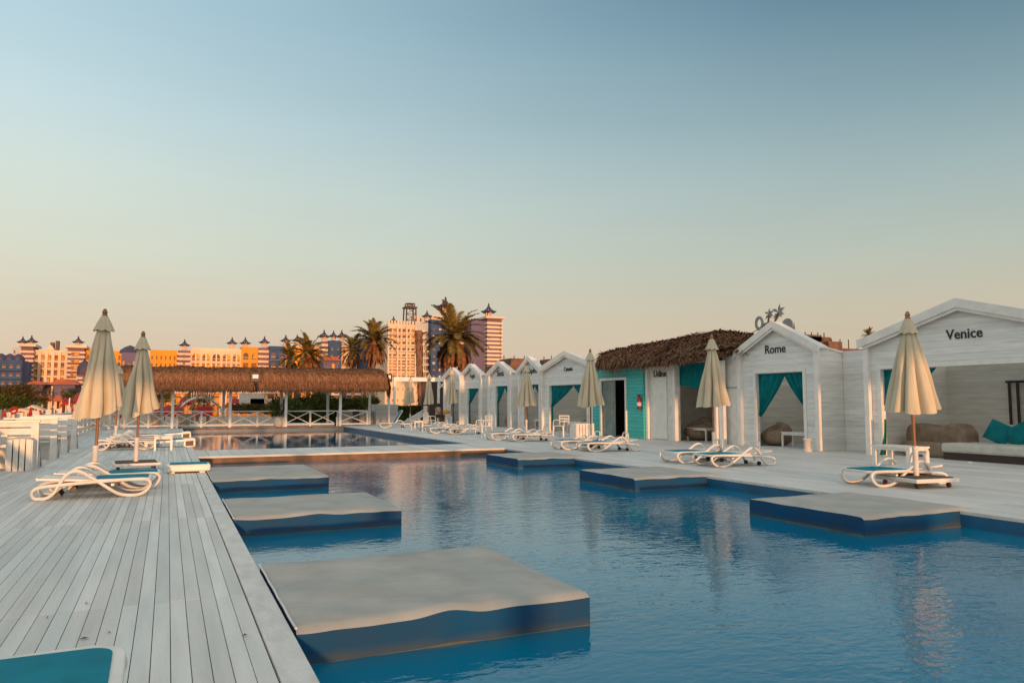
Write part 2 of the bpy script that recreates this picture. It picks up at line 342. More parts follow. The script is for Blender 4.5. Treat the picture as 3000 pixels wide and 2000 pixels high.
def water_mat(name, base, amp, sc, amp2):
    m = bpy.data.materials.new(name); m.use_nodes = True; nt = m.node_tree; N = nt.nodes; K = nt.links; b = N['Principled BSDF']
    b.inputs['Roughness'].default_value = .03; b.inputs['IOR'].default_value = 1.50; b.inputs['Specular Tint'].default_value = (.66,.97,1,1)
    g = N.new('ShaderNodeNewGeometry')
    nz = N.new('ShaderNodeTexNoise'); nz.inputs['Scale'].default_value = .35; K.new(g.outputs['Position'], nz.inputs['Vector'])
    r = N.new('ShaderNodeValToRGB'); r.color_ramp.elements[0].position = .3; r.color_ramp.elements[1].position = .7
    r.color_ramp.elements[0].color = tuple(c*.8 for c in base[:3])+(1,); r.color_ramp.elements[1].color = base
    K.new(nz.outputs['Fac'], r.inputs['Fac']); K.new(r.outputs[0], b.inputs['Base Color'])
    mp = N.new('ShaderNodeMapping'); mp.inputs['Scale'].default_value = (.75, 1.25, 1); mp.inputs['Rotation'].default_value = (0,0,R_(12)); K.new(g.outputs['Position'], mp.inputs['Vector'])
    n1 = N.new('ShaderNodeTexNoise'); n1.inputs['Scale'].default_value = sc; n1.inputs['Detail'].default_value = 2.5; n1.inputs['Distortion'].default_value = .4; K.new(mp.outputs[0], n1.inputs['Vector'])
    n2 = N.new('ShaderNodeTexNoise'); n2.inputs['Scale'].default_value = sc*3.6; n2.inputs['Detail'].default_value = 2; n2.inputs['Distortion'].default_value = .3; K.new(mp.outputs[0], n2.inputs['Vector'])
    # calmer and rougher patches
    n3 = N.new('ShaderNodeTexNoise'); n3.inputs['Scale'].default_value = .45; K.new(g.outputs['Position'], n3.inputs['Vector'])
    mr = N.new('ShaderNodeMapRange'); mr.inputs['From Min'].default_value = .35; mr.inputs['From Max'].default_value = .65; mr.inputs['To Min'].default_value = .45; mr.inputs['To Max'].default_value = 1.2; K.new(n3.outputs['Fac'], mr.inputs['Value'])
    b1 = N.new('ShaderNodeBump'); b1.inputs['Distance'].default_value = amp; K.new(mr.outputs[0], b1.inputs['Strength']); K.new(n1.outputs['Fac'], b1.inputs['Height'])
    b2 = N.new('ShaderNodeBump'); b2.inputs['Distance'].default_value = amp2; K.new(mr.outputs[0], b2.inputs['Strength']); K.new(n2.outputs['Fac'], b2.inputs['Height']); K.new(b1.outputs[0], b2.inputs['Normal'])
    K.new(b2.outputs[0], b.inputs['Normal'])
    return m
wm1 = water_mat('pool_water', L(.0,.165,.30), .0080, 3.2, .0045)
wm2 = water_mat('calm_pool_water', L(.002,.10,.20), .004, 1.6, .001)
m = MB().box(PX0+.001, PX1-.001, PY0+.01, BAR0+.028, -.5, WZ); struct(m.build('near_pool_water', wm1))
m = MB().box(PX0+.001, PX1-.001, BAR1-.028, PYF+.018, -.5, WZ); struct(m.build('far_pool_water', wm2))

# platforms standing in the pool
def platform(x0, x1, y0, y1, seed, label, bulge=.0):
    t = thing('pool_platform', label, 'platform', (x0, y0, 0), 0, 'square platforms standing in the pool')
    W, D = x1-x0, y1-y0; z = .035
    def top(u, v):
        e = 1 - min(1, min(v, 1-v, u, 1-u)*9)
        h = z + .012*noise.noise(Vector((u*4+seed, v*4, seed))) - .02*e*e
        if v < .01: h -= .024
        if v < .12: h += bulge*math.exp(-((u-.48)/.08)**2)*(1-v/.12) + .012*noise.noise(Vector((u*7+seed, 3, 0)))*(1-v/.12)
        yy = v*D - (bulge*.15*math.exp(-((u-.48)/.10)**2) if v == 0 else 0) + (.012*noise.noise(Vector((u*9, seed, 1))) if v == 0 else 0)
        return (u*W, yy, h)
    mm = MB(); mm.open = True; mm.grid(top, 48, 40); mm.build('canvas_top', M['canvas'], t, True)
    s = MB(); s.open = True
    def side(ax, sgn):
        def f(u, v):
            # v 0 top .. 1 bottom
            wob = .012*noise.noise(Vector((u*6+seed*3, v*2, sgn)))
            zz = (z-.006)*(1-v) + (WZ-.12)*v
            if ax == 'y':
                p = top(u, 0 if sgn < 0 else 1); return (p[0], p[1]+sgn*(.006+.02*math.sin(v*math.pi))*0+wob*v*sgn, (p[2]-.001)*(1-v)+(WZ-.12)*v)
            p = top(0 if sgn < 0 else 1, u); return (p[0]+wob*v*sgn, p[1], (p[2]-.001)*(1-v)+(WZ-.12)*v)
        return f
    for ax, sg in (('y',-1),('y',1),('x',-1),('x',1)): s.grid(side(ax, sg), 48, 6)
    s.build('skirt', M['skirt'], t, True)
    if x0 < 4: MB().tube([(-.004, D*k/12, z-.012+.004*math.sin(k*2+seed)) for k in range(13)], .008, 8).build('edge_cord', M['coping'], t, True)
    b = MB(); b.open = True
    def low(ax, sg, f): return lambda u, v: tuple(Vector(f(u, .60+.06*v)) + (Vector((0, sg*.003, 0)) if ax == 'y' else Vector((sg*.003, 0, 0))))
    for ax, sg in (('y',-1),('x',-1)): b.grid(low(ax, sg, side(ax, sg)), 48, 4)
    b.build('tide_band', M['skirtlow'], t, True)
    return t
platform(.76, 2.82, 4.80, 6.80, 1.3, 'largest grey canvas platform nearest the camera beside the left deck', .026)
platform(.76, 2.82, 9.60, 11.55, 4.7, 'middle of the three canvas platforms along the left deck', .02)
platform(.76, 2.80, 14.35, 17.2, 8.1, 'farthest of the three canvas platforms along the left deck', .02)
platform(7.62, 9.62, 6.50, 8.45, 2.2, 'nearest canvas platform on the right side in front of the Venice cabin', .012)
platform(7.72, 9.72, 11.5, 13.5, 5.9, 'middle canvas platform on the right side in front of the Rome cabin', .012)
platform(7.78, 9.78, 16.6, 18.6, 9.3, 'farthest canvas platform on the right side near the walkway', .012)
# ------------------------------------------------------------------ sun loungers
def smooth_path(pts, sub=4, closed=True):
    out = []; n = len(pts)
    for i in range(n if closed else n-1):
        p0, p1, p2, p3 = [Vector(pts[(i+k) % n]) for k in (-1, 0, 1, 2)]
        for s in range(sub):
            t = s/sub
            out.append(.5*((2*p1)+(-p0+p2)*t+(2*p0-5*p1+4*p2-p3)*t*t+(-p0+3*p1-3*p2+p3)*t**3))
    return out
SIDE = [(0,.12),(.03,.04),(.1,.026),(.2,.03),(.30,.10),(.37,.22),(.45,.34),(.56,.40),(.67,.385),(.8,.31),(.95,.215),(1.18,.07),(1.34,.026),(1.52,.03),(1.63,.09),(1.68,.18),(1.63,.245),(1.5,.255),(1.2,.25),(.8,.235),(.4,.21),(.1,.185)]
def make_lounger(back=8, headbar=False, LW=.66):
    t = thing('sun_lounger', '', 'sun lounger')
    for sgn in (-1, 1):
        pth = smooth_path([(x, sgn*LW/2, z) for x, z in SIDE], 4)
        MB().tube(pth, .031, 8, closed=True, flat=.85).build('side_frame', M['plastic'], t, True)
    # foot-end sling with rounded corners, white rim round it
    def outline(x0, x1, wy, r, k=6):
        pts = [(x0,-wy),]
        for i in range(k+1):
            a = -math.pi/2 + math.pi/2*i/k; pts.append((x1-r+r*math.cos(a), -wy+r+r*math.sin(a)))
        for i in range(k+1):
            a = math.pi/2*i/k; pts.append((x1-r+r*math.cos(a), wy-r+r*math.sin(a)))
        pts.append((x0, wy)); return pts
    MB().prism(outline(.84, 1.70, LW/2+.02, .14), 'z', .232, .272).build('seat_rim', M['plastic'], t, bevel=.008)
    MB().prism(outline(.86, 1.645, LW/2-.035, .10), 'z', .262, .279).build('seat_sling', M['teal'], t)
    a = R_(back); ca, sa = math.cos(a), math.sin(a)
    def B(u, y, h): return (.84-u*ca-h*sa*0, y, .255+u*sa+h)
    m = MB()
    for y in (-LW/2+.05, LW/2-.05): m.bar(B(0,y,0), B(.78,y,0), .05, .032)
    m.bar(B(.78,-LW/2+.03,0), B(.78,LW/2-.03,0), .05, .035, (ca,0,1))
    m.bar(B(.02,-LW/2+.03,.002), B(.02,LW/2-.03,.002), .05, .03, (ca,0,1))
    m.build('backrest_frame', M['plastic'], t, bevel=.006)
    m = MB(); mm = [B(.03,-LW/2+.07,.004), B(.03,LW/2-.07,.004), B(.75,LW/2-.07,.004), B(.75,-LW/2+.07,.004)]
    mm2 = [B(.03,-LW/2+.07,.016), B(.03,LW/2-.07,.016), B(.75,LW/2-.07,.016), B(.75,-LW/2+.07,.016)]
    m.add(mm+mm2, [(0,1,2,3),(7,6,5,4),(0,4,5,1),(1,5,6,2),(2,6,7,3),(3,7,4,0)])
    m.build('backrest_sling', M['teal'] if back > 20 else M['plastic'], t)
    m = MB()
    m.box(1.1, 1.145, -LW/2, LW/2, .17, .205)
    m.build('cross_brace', M['plastic'], t)
    for y in (-.22, .22): MB().tube([(.34,y-.02,.05),(.34,y+.02,.05)], .045, 10).build('wheel', M['black'], t)
    if headbar:
        hb = smooth_path([(.30,-.15,.24),(.26,-.155,.42),(.255,-.12,.50),(.255,0,.508),(.255,.12,.50),(.26,.155,.42),(.30,.15,.24)], 4, False)
        hb.append(Vector((.30,.15,.24))); MB().tube(hb, .018, 6).build('head_bar', M['plastic'], t, True)
    return t
LG = 'white framed teal sun loungers round the pools'
lng = make_lounger(3); lng.location = (-1.71, 12.9, 0); lng.scale = (.90,.95,1); lng['group'] = LG
lng['label'] = 'near white framed lounger with teal foot sling beside the tall left parasol'
put(lng, (-1.60, 13.75, 0), R_(2), 'lounger just behind the near left one, its teal foot end showing past it', LG)
put(lng, (-1.83, 3.68, 0), R_(1), 'cropped lounger in the bottom left corner, only its teal foot end showing', LG, (1,1,1))
for i, (x, y, r, lab) in enumerate([(-1.82, 24.95, 0, 'front lounger of the bunched group behind the two left parasols'),
    (-1.70, 26.1, 2, 'second lounger of the bunched group behind the left parasols'),
    (-1.66, 27.4, -3, 'third lounger of the bunched group behind the left parasols'),
    (-1.70, 29.2, 4, 'rearmost lounger of the bunched group behind the left parasols')]):
    put(lng, (x, y, 0), R_(r), lab, LG)
lh = make_lounger(4, True); lh['group'] = LG
# right bank: foot towards the pool -> turned round; origin is the head end
spots = [(12.20, 9.0, 176, 'lounger beside the parasol trolley in front of the Venice cabin'),
 (12.28, 13.1, 177, 'nearer lounger of the pair in front of the Rome cabin'),
 (12.20, 14.25, 179, 'farther lounger of the pair in front of the Rome cabin'),
 (12.35, 18.45, 178, 'nearer lounger of the pair in front of the Udine cabin'),
 (12.15, 19.7, 180, 'farther lounger of the pair in front of the Udine cabin'),
 (12.75, 24.3, 178, 'nearer lounger of the pair in front of the turquoise hut'),
 (12.45, 25.6, 181, 'farther lounger of the pair in front of the turquoise hut'),
 (12.75, 30.7, 176, 'nearer lounger of the pair in front of the Siena cabin'),
 (12.35, 32.3, 180, 'farther lounger of the pair in front of the Siena cabin'),
 (12.9, 35.4, 178, 'lounger behind the small white side table near the stairs')]
for i, (x, y, a, lab) in enumerate(spots):
    if i == 0: o = lh; o.location = (x, y, 0); o.rotation_euler = (0,0,R_(a)); o['label'] = lab
    else: put(lh, (x, y, 0), R_(a), lab, LG)
lr = make_lounger(58); lr.location = (12.1, 40.0, 0); lr.rotation_euler = (0,0,R_(178)); lr['group'] = LG
lr['label'] = 'lounger with its teal backrest raised beside the far right corner of the back pool'

# moulded white loungers whose blocky feet reach the edge of the back pool
def moulded(x, y, ln, lab, rz=0):
    t = thing('moulded_lounger', lab, 'sun lounger', (x, y, 0), rz, 'white moulded loungers with blocky feet')
    prof = [(0,.20),(.3,.19),(ln-.35,.24),(ln-.1,.28),(ln,.25),(ln,.19),(ln-.35,.17),(.3,.11),(0,.12)]
    MB().prism(prof, 'y', 0, .60).build('shell', M['plastic'], t, True, .015)
    m = MB(); m.box(ln-.34, ln-.28, .0, .6, .0, .17).box(ln-.06, ln, .0, .6, .0, .19).box(ln-.34, ln, .0, .6, .0, .035)
    m.build('foot_block', M['plastic'], t, bevel=.01)
    MB().box(ln-.28, ln-.06, .08, .55, .036, .168).build('foot_recess', M['brown_edge'], t)
    MB().box(.02, .1, .02, .58, 0, .12).build('head_foot', M['plastic'], t)
    MB().prism([(.3,.194),(ln-.35,.244),(ln-.35,.248),(.3,.198)], 'y', .06, .54).build('sling', M['teal'], t)
    return t
x, y = GP(590, 1306); moulded(-.62, 25.6, 1.45, 'nearer white moulded lounger with a boxy foot at the corner of the back pool')
moulded(-.55, 31.3, 1.4, 'farther white moulded lounger with a boxy foot beside the back pool')
t = thing('pool_bench', 'low flat white bench with a thin teal top lying across the left pool coping', 'bench', (.02, 16.2, 0))
MB().box(0, .80, 0, .55, .03, .17).build('body', M['plastic'], t, bevel=.03)
MB().box(.06, .74, .06, .49, .171, .185).build('teal_top', M['teal'], t)
MB().box(.05, .15, .05, .5, 0, .03).box(.6, .7, .05, .5, 0, .03).build('foot', M['plastic'], t)

# ------------------------------------------------------------------ folded parasols
def make_parasol(seed, top=2.95, hem=1.25, rad=.42, tilt=.10, gravel=True, lean=0):
    rnd = random.Random(seed)
    t = thing('folded_parasol', '', 'parasol')
    MB().tube([(0,0,.14),(lean*.35,0,1.1),(lean,0,top-.1)], .026, 10).build('pole', M['wood_pole'], t, True)
    MB().lathe([(.055,.10),(.055,.12),(.045,.13),(.045,.62),(.05,.63),(.05,.66),(.03,.665)], 14).build('pole_sleeve', M['plastic'], t, True)
    m = MB().box(-.44,.44,-.44,.44,.095,.16); b = m.build('trolley_base', M['plastic'], t, bevel=.012)
    if gravel: MB().box(-.38,.38,-.38,.38,.161,.175).build('gravel_fill', M['pebble'], t)
    for sx in (-.33, .33):
        for sy in (-.33, .33):
            c = MB().tube([(sx-.018,sy,.042),(sx+.018,sy,.042)], .04, 10).box(sx-.022,sx+.022,sy-.012,sy+.03,.05,.094)
            c.build('caster', M['caster'] if (sx+sy) > -.1 else M['cbk'], t)
    npl = 8; ph = rnd.random()*6; NS, NT = 144, 30
    fold = [rnd.uniform(.6, 1.25) for _ in range(npl)]; hm = [rnd.uniform(-.04,.04) for _ in range(npl)]
    ztop = top-.17
    def surf(u, v):
        a = 2*math.pi*u; k = (a+ph)/(2*math.pi)*npl; i = int(k) % npl; fr = k-int(k)
        f = fold[i]*(1-fr)+fold[(i+1) % npl]*fr
        base = .055 + (rad*.90-.055)*(v**.95)
        dd = min(fr, 1-fr); d2 = abs(fr-.5)
        pleat = 1 - (.10+.42*min(1,v*1.6))*f*math.exp(-(dd/.13)**1.3) - (.015+.04*v)*(fold[(i+3) % npl]-.5)*math.exp(-(d2/.07)**1.5) + .05*math.sin(a*2+seed+v*3) + .02*math.sin(a*5+v*8+seed)
        r = base*pleat
        hz_ = hem + tilt*math.sin(a+.87) + (hm[i]*(1-fr)+hm[(i+1) % npl]*fr)*.9 - .022*math.sin(math.pi*fr)
        z = ztop + (hz_-ztop)*v
        sw = .012*math.sin(v*9+a*2+seed)
        return (r*math.cos(a)+sw+lean*(z/top), r*math.sin(a)+sw, z)
    m = MB(); m.open = True; m.grid(surf, NS, NT); cn = m.build('canopy', M['fabric'], t, True)
    def cap(u, v):
        a = 2*math.pi*u
        r = .055 + .10*v**.9 + .014*math.cos(a*8+ph)*v
        return (r*math.cos(a)+lean*.97, r*math.sin(a), top-.10-.25*v+.012*math.cos(a*8)*v)
    m = MB(); m.open = True; m.grid(cap, 64, 6); m.lathe([(.052,top-.105),(.03,top-.07),(.02,top-.06)], 12, (lean*.97,0,0)); m.build('vent_cap', M['fabric'], cn, True)
    MB().lathe([(.03,top-.11),(.048,top-.08),(.034,top-.055),(.046,top-.03),(.036,top+.0),(.026,top+.012),(.026,top+.03),(.008,top+.034)], 10, (lean,0,0)).build('finial', M['wood_pole'], t, True)
    # ribs just peeping out under the hem
    for k in range(8):
        a = 2*math.pi*k/8+ph
        MB().tube([(.03*math.cos(a)+lean*.5,.03*math.sin(a),hem+.25),(.13*math.cos(a)+lean*.4,.13*math.sin(a),hem-.02)], .009, 5).build('rib', M['wood_pole'], t)
    return t
PG = 'folded cream parasols round the pools'
par = [((-1.09,14.6), 2.97, 1.26, .44, .13, 3, .05, 'tall folded cream parasol on the left deck, its lower half in orange sunlight'),
 ((-.56,17.5), 2.85, 1.22, .41, .12, 5, .04, 'folded cream parasol second from the left on a white trolley base'),
 ((-1.45,26.6), 2.62, 1.25, .36, .1, 15, 0, 'folded parasol mostly hidden behind the two left parasols'),
 ((11.43,8.68), 2.90, 1.30, .50, .07, 9, -.04, 'large folded parasol in front of the Venice cabin with sunlit lower pleats'),
 ((12.21,14.73), 3.04, 1.33, .46, .05, 12, 0, 'folded parasol between the Udine and Rome cabins'),
 ((12.6,21.28), 3.11, 1.30, .51, .05, 20, 0, 'folded parasol with a brown tip in front of the turquoise hut'),
 ((13.6,28.2), 3.0, 1.27, .48, .05, 31, 0, 'folded parasol between the Siena and Naples cabins'),
 ((13.13,36.0), 3.12, 1.34, .37, .04, 44, 0, 'folded parasol hiding the farthest gabled cabin'),
 ((13.41,40.5), 3.04, 1.33, .35, .05, 52, 0, 'folded parasol in front of the brown screen and stairs'),
 ((13.36,43.9), 2.93, 1.33, .31, .05, 61, 0, 'smallest and farthest folded parasol in front of the hedge')]
for (x,y), tp, hem, rad, tl, sd, ln, lab in par:
    t = make_parasol(sd, tp, hem, rad, tl, lean=ln); t.location = (x,y,0); t.rotation_euler = (0,0,R_(sd*37 % 40-20)); t['label'] = lab; t['group'] = PG

# ------------------------------------------------------------------ tables, chairs, bins
def make_table(wx, wy, h, m='plastic', leg=.05, slats=False):
    t = thing('side_table', '', 'table')
    if slats:
        for k in range(4): MB().box(-wx/2+k*wx/4+.004, -wx/2+(k+1)*wx/4-.004, -wy/2, wy/2, h-.04, h).build('slat', M[m], t)
    else: MB().box(-wx/2, wx/2, -wy/2, wy/2, h-.04, h).build('table_top', M[m], t, bevel=.01)
    MB().box(-wx/2+.02, wx/2-.02, -wy/2+.02, wy/2-.02, h-.09, h-.041).build('apron', M[m], t)
    for sx in (-1,1):
        for sy in (-1,1):
            x = sx*(wx/2-leg/2-.01); y = sy*(wy/2-leg/2-.01)
            MB().box(x-leg/2, x+leg/2, y-leg/2, y+leg/2, 0, h-.091).build('leg', M[m], t)
    return t
TG = 'low white tables'
tb = make_table(.50, .50, .42); tb.location = (-.08, 24.2, 0); tb['label'] = 'small white table between the bunched loungers and the back pool'; tb['group'] = TG
tb2 = make_table(.62, .95, .46, 'white_paint', .09, True); tb2.location = (14.4, 11.3, 0); tb2['label'] = 'slatted white wooden table behind the parasol in front of the Venice cabin'; tb2['group'] = TG
for (x, y, wx, wy, h, lab) in [(17.7, 17.35, .5, 1.05, .47, 'white table inside the Rome cabin doorway'),
    (17.6, 21.9, .5, 1.1, .47, 'white table inside the open half of the Udine cabin'),
    (17.1, 30.0, .5, 1.3, .5, 'long white table inside the Catania cabin'),
    (17.35, 34.0, .5, 1.0, .52, 'white table inside the Naples cabin'),
    (17.6, 43.0, .5, .9, .55, 'white table inside the Foggia cabin'),
    (11.0, 35.0, .45, .6, .5, 'small white side table at the foot of the far lounger')]:
    q = make_table(wx, wy, h); q.location = (x, y, 0); q['label'] = lab; q['group'] = TG
def make_chair(x, y, rz, lab, sc=1):
    t = thing('plastic_chair', lab, 'chair', (x, y, 0), rz, 'white plastic chairs')
    MB().box(-.24,.24,-.24,.24,.42,.45).build('seat', M['plastic'], t, bevel=.01)
    m = MB().box(.21,.25,-.24,-.20,.45,.86).box(.21,.25,.20,.24,.45,.86).box(.21,.25,-.2,.2,.80,.86).box(.215,.245,-.2,.2,.58,.64).box(.215,.245,-.2,.2,.69,.75)
    m.build('backrest', M['plastic'], t)
    for s in (-1,1):
        MB().tube([(-.24,s*.26,.0),(-.22,s*.26,.45),(-.18,s*.26,.65),(.0,s*.26,.67),(.24,s*.25,.64)], .018, 6).build('armrest', M['plastic'], t, True)
        for px in (-.22,.24): MB().bar((px*1.15,s*.25,0),(px,s*.22,.42), .04, .04).build('leg', M['plastic'], t)
    return t
make_chair(11.6, 28.0, R_(10), 'white plastic armchair standing between the loungers in front of the Siena cabin')
make_chair(12.5, 37.6, R_(190), 'white plastic armchair on the far side of the white side table')
make_chair(14.6, 27.0, R_(30), 'white plastic armchair beside the slatted planter near the turquoise hut')
# slatted planter / crate by parasol
def slat_box(name, x, y, w, d, h, lab, cat, n=5, domed=False, fill=None, m='white_paint'):
    t = thing(name, lab, cat, (x, y, 0))
    for k in range(n):
        a = -w/2 + k*w/n
        for s in (-1, 1):
            hh = h + (.03*(1-((k-(n-1)/2)/(n/2))**2) if domed else 0)
            MB().box(a+.01, a+w/n-.012, s*d/2-.012, s*d/2+.012, .0, hh).build('slat', M[m], t)
    nd = max(2, int(d/(w/n)))
    for k in range(nd):
        a = -d/2 + k*d/nd
        for s in (-1, 1): MB().box(s*w/2-.012, s*w/2+.012, a+.014, a+d/nd-.014, 0, h).build('slat', M[m], t)
    MB().box(-w/2+.014, w/2-.014, -d/2+.014, d/2-.014, .03, h-.12).build('liner', M['black'], t)
    if fill: MB().lathe([(w*.40,h-.13),(w*.48,h-.02),(w*.46,h+.03),(w*.2,h+.06),(.01,h+.065)], 20).build('cover', M[fill], t, True)
    return t
slat_box('waste_bin', -2.72, 18.35, .44, .42, .62, 'slatted white wooden waste bin with a soft lining at the far left', 'bin', 4, True, 'cushion')
slat_box('slatted_planter', 15.0, 26.0, .8, .5, .55, 'white slatted crate behind the parasol in front of the turquoise hut', 'crate', 6)
# pot in front of Rome
def pot(x, y, lab):
    t = thing('white_pot', lab, 'pot', (x, y, 0))
    MB().lathe([(.13,0),(.135,.04),(.095,.08),(.10,.30),(.13,.34),(.13,.37),(.11,.37),(.10,.33)], 18).build('body', M['pot'], t, True)
    return t
pot(16.55, 15.95, 'small white pedestal pot at the right of the Rome doorway')
MB_ = MB().lathe([(.05,.0),(.06,.012),(.03,.02)], 12); o = MB_.build('floor_light', M['white_trim'], None, True); o.location = (*GP(2840,1354), 0); tag(o, 'tiny round white floor light on the deck in front of the daybed', 'floor light')
o = MB().lathe([(.05,.0),(.06,.012),(.03,.02)], 12).build('floor_light', M['white_trim'], None, True); o.location = (*GP(2284,1313), 0); tag(o, 'tiny round white floor light on the deck in front of the Rome doorway', 'floor light')
# fallen leaves on the near deck
for k, (px, py) in enumerate([(246,1872),(254,1768),(318,1855),(718,1862),(185,1526),(30,1398),(139,1810)]):
    x, y = GP(px, py); m = MB(); r = .013+.010*(k == 0)+.004*(k%2)
    m.add([(-r,0,.006),(0,-r*.45,.014),(r,0,.006),(0,r*.45,.012)], [(0,1,2,3)])
    o = m.build('fallen_leaf', M['rust']); o.location = (x, y, 0); o.rotation_euler = (0,0,k*1.3); o.scale = (1.3,1.3,1)
    tag(o, ['largest dark fallen leaf, just above the cropped corner lounger','dark fallen leaf a little beyond the largest one','small fallen leaf right of the largest one','fallen leaf on the white coping side of the near left deck','fallen leaf on the deck between the near lounger and the camera','fallen leaf on the deck in front of the waste bin','tiny fallen speck of a leaf left of the largest leaf'][k], 'leaf', 'leaves fallen on the left deck')
# high backed white benches along the left handrail
for k, (y, lab) in enumerate([(18.6,'nearest white high backed bench at the far left with horizontal boards'),(21.5,'second white high backed bench along the left rail'),(23.6,'third white high backed bench along the left rail'),(25.9,'farthest white high backed bench along the left rail')]):
    t = thing('high_bench', lab, 'bench', (-2.45, y, 0), 0, 'white high backed benches along the left rail')
    for x in (-1.02, -.0): MB().box(x-.13 if x<0 else x-.14, x, -.04, .04, 0, .98).build('post', M['white_paint'], t)
    for z in (.55, .72, .88): MB().box(-1.0, -.142, -.025, .02, z, z+(.13 if z<.8 else .11)).build('back_board', M['white_paint'], t)
    MB().box(-1.1, 0.02, -.09, .09, .982, 1.012).build('top_board', M['white_trim'], t)
    MB().box(-1.0, -.12, .05, .45, .40, .44).build('seat', M['white_paint'], t)
    MB().bar((-.06,.06,.75),(-.06,.75,.02), .09, .05).build('brace', M['bluebench'], t)
    MB().box(-1.0, -.02, .40, .45, 0, .40).build('front_panel', M['white_paint'], t)

# handrail along the left deck edge
t = thing('deck_handrail', 'long pale handrail with boards running along the left edge of the deck', 'handrail', (-3.5, 0, 0))
MB().box(-.20, .16, -6, 45, .93, .975).build('top_rail', M['bluebench'], t)
MB().box(-.02, .02, -6, 45, .70, .85).box(-.02,.02,-6,45,.40,.55).box(-.02,.02,-6,45,.1,.25).build('side_board', M['white_paint'], t)
for k in range(26): MB().box(-.05, -.021, -6+k*2, -5.92+k*2, -.5, .929).build('post', M['white_paint'], t)

# ------------------------------------------------------------------ thatch
def blade_field(m, fn, count, ln, wd, rnd, lift=.03, jitter=.35):
    """fn(u,v) -> point, down-vector, normal"""
    for _ in range(count):
        u = rnd.random(); v = rnd.random()
        p, d, nn = fn(u, v); s = d.cross(nn).normalized()
        d2 = (d + s*rnd.uniform(-jitter, jitter) + nn*rnd.uniform(-.02,.16)).normalized()
        l = ln*rnd.uniform(.6,1.3); w_ = wd*rnd.uniform(.6,1.4)
        a = p + nn*rnd.uniform(0, lift)
        b = a + d2*l*.6 + nn*.01; c = a + d2*l + Vector((0,0,-.04*l))
        m.add([a-s*w_/2, a+s*w_/2, b+s*w_*.4, b-s*w_*.4, c], [(0,1,2,3),(3,2,4)])
rnd = random.Random(5)
t = thing('thatched_pergola', 'long white pergola with a shaggy thatched roof across the far end of the pool', 'pergola', (0, 0, 0))
TX0, TX1 = -3.9, 11.8; YF, YR, YB = 43.55, 45.4, 47.4
def tz(X): return .05*noise.noise(Vector((X*.7,0,0))) + (X-TX0)*.006
prof = [(YF+.16,2.14),(YF-.04,2.28),(YF,2.62),(YF+.35,2.98),(YR-.55,3.22),(YR,3.28),(YR+.6,3.2),(YB-.2,2.75),(YB,2.25)]
def tsurf(u, v):
    X = TX0 + (TX1-TX0)*u; k = v*(len(prof)-1); i = min(int(k), len(prof)-2); f = k-i
    y = prof[i][0]*(1-f)+prof[i+1][0]*f; z = prof[i][1]*(1-f)+prof[i+1][1]*f
    return (X, y+.04*noise.noise(Vector((X*1.3, z*2, 3))), z+tz(X))
m = MB(); m.open = True; m.grid(tsurf, 90, 24)
for xx in (TX0, TX1): m.add([(xx, a, b+tz(xx)) for a, b in prof], [tuple(range(len(prof)))])
m.build('thatch_body', M['thatch'], t, True)
def tf(u, v):
    X = TX0-.1 + (TX1-TX0+.2)*u; v = .02+v*.62
    p = Vector(tsurf(u, v)); q = Vector(tsurf(u, max(0, v-.03))); d = (q-p).normalized(); nn = Vector((0, d.z, -d.y)) 
    if nn.y > 0 and v < .6: nn = -nn
    if nn.z < -.3: nn = -nn
    return p, d, nn
m = MB(); m.open = True; blade_field(m, tf, 17000, .50, .045, rnd, .06, .25)
def te(u, v):
    a = prof[int(u*(len(prof)-1))]; return Vector((TX1, a[0], a[1]+tz(TX1)-.1*v)), Vector((.1,0,-1)).normalized(), Vector((1,0,0))
blade_field(m, te, 900, .5, .05, rnd, .15, .3)
def th(u, v):
    X = TX0+(TX1-TX0)*u; return Vector((X, YF+.05+.15*v, 2.24+tz(X)+.09*noise.noise(Vector((X*2.3,1,0))))), Vector((0,-.05,-1)).normalized(), Vector((0,-1,0))
blade_field(m, th, 3500, .30, .05, rnd, .05, .25)
o = m.build('thatch_fringe', M['thatch'], t)
for x in (-3.2, .24, 3.13, 6.1, 9.17):
    MB().box(x-.07, x+.07, 43.98, 44.12, 0, 2.30).build('front_post', M['white_trim'], t)
for x in (-3.4, -.3, 2.95, 6.2, 8.95, 11.55): MB().box(x-.07, x+.07, 46.6, 46.74, 0, 2.5).build('back_post', M['white_paint'], t)
MB().box(TX0, TX1, 43.99, 44.11, 2.31, 2.42).box(TX0, TX1, 46.61, 46.73, 2.51, 2.62).build('beam', M['white_paint'], t)
# crossed railing behind the pool
def railing(x0, x1, y, posts, lab, zt=.90, zb=.0):
    t = thing('crossed_railing', lab, 'railing', (x0, y, 0), 0, 'white railings with crossed braces')
    W = x1-x0
    MB().box(0, W, -.06, .06, zt-.06, zt).build('top_rail', M['white_trim'], t)
    MB().box(0, W, -.025, .025, zb+.06, zb+.13).build('bottom_rail', M['white_trim'], t)
    for k in range(posts+1):
        px = W*k/posts
        MB().box(px-.05, px+.05, -.045, .045, zb, zt-.061).build('baluster', M['white_trim'], t)
        if k < posts:
            q = W*(k+1)/posts
            MB().bar((px+.05, 0, zb+.15), (q-.05, 0, zt-.08), .03, .05).build('brace', M['white_trim'], t)
            MB().bar((px+.05, .032, zt-.08), (q-.05, .032, zb+.15), .03, .05).build('brace', M['white_trim'], t)
    return t
railing(.24, 9.1, 45.0, 6, 'white crossed railing under the thatch behind the back pool')
railing(9.1, 11.0, 45.0, 1, 'short white crossed railing panel at the right end under the thatch')
railing(-4.4, .24, 45.2, 4, 'white crossed railing left of the back pool behind the folded parasols')
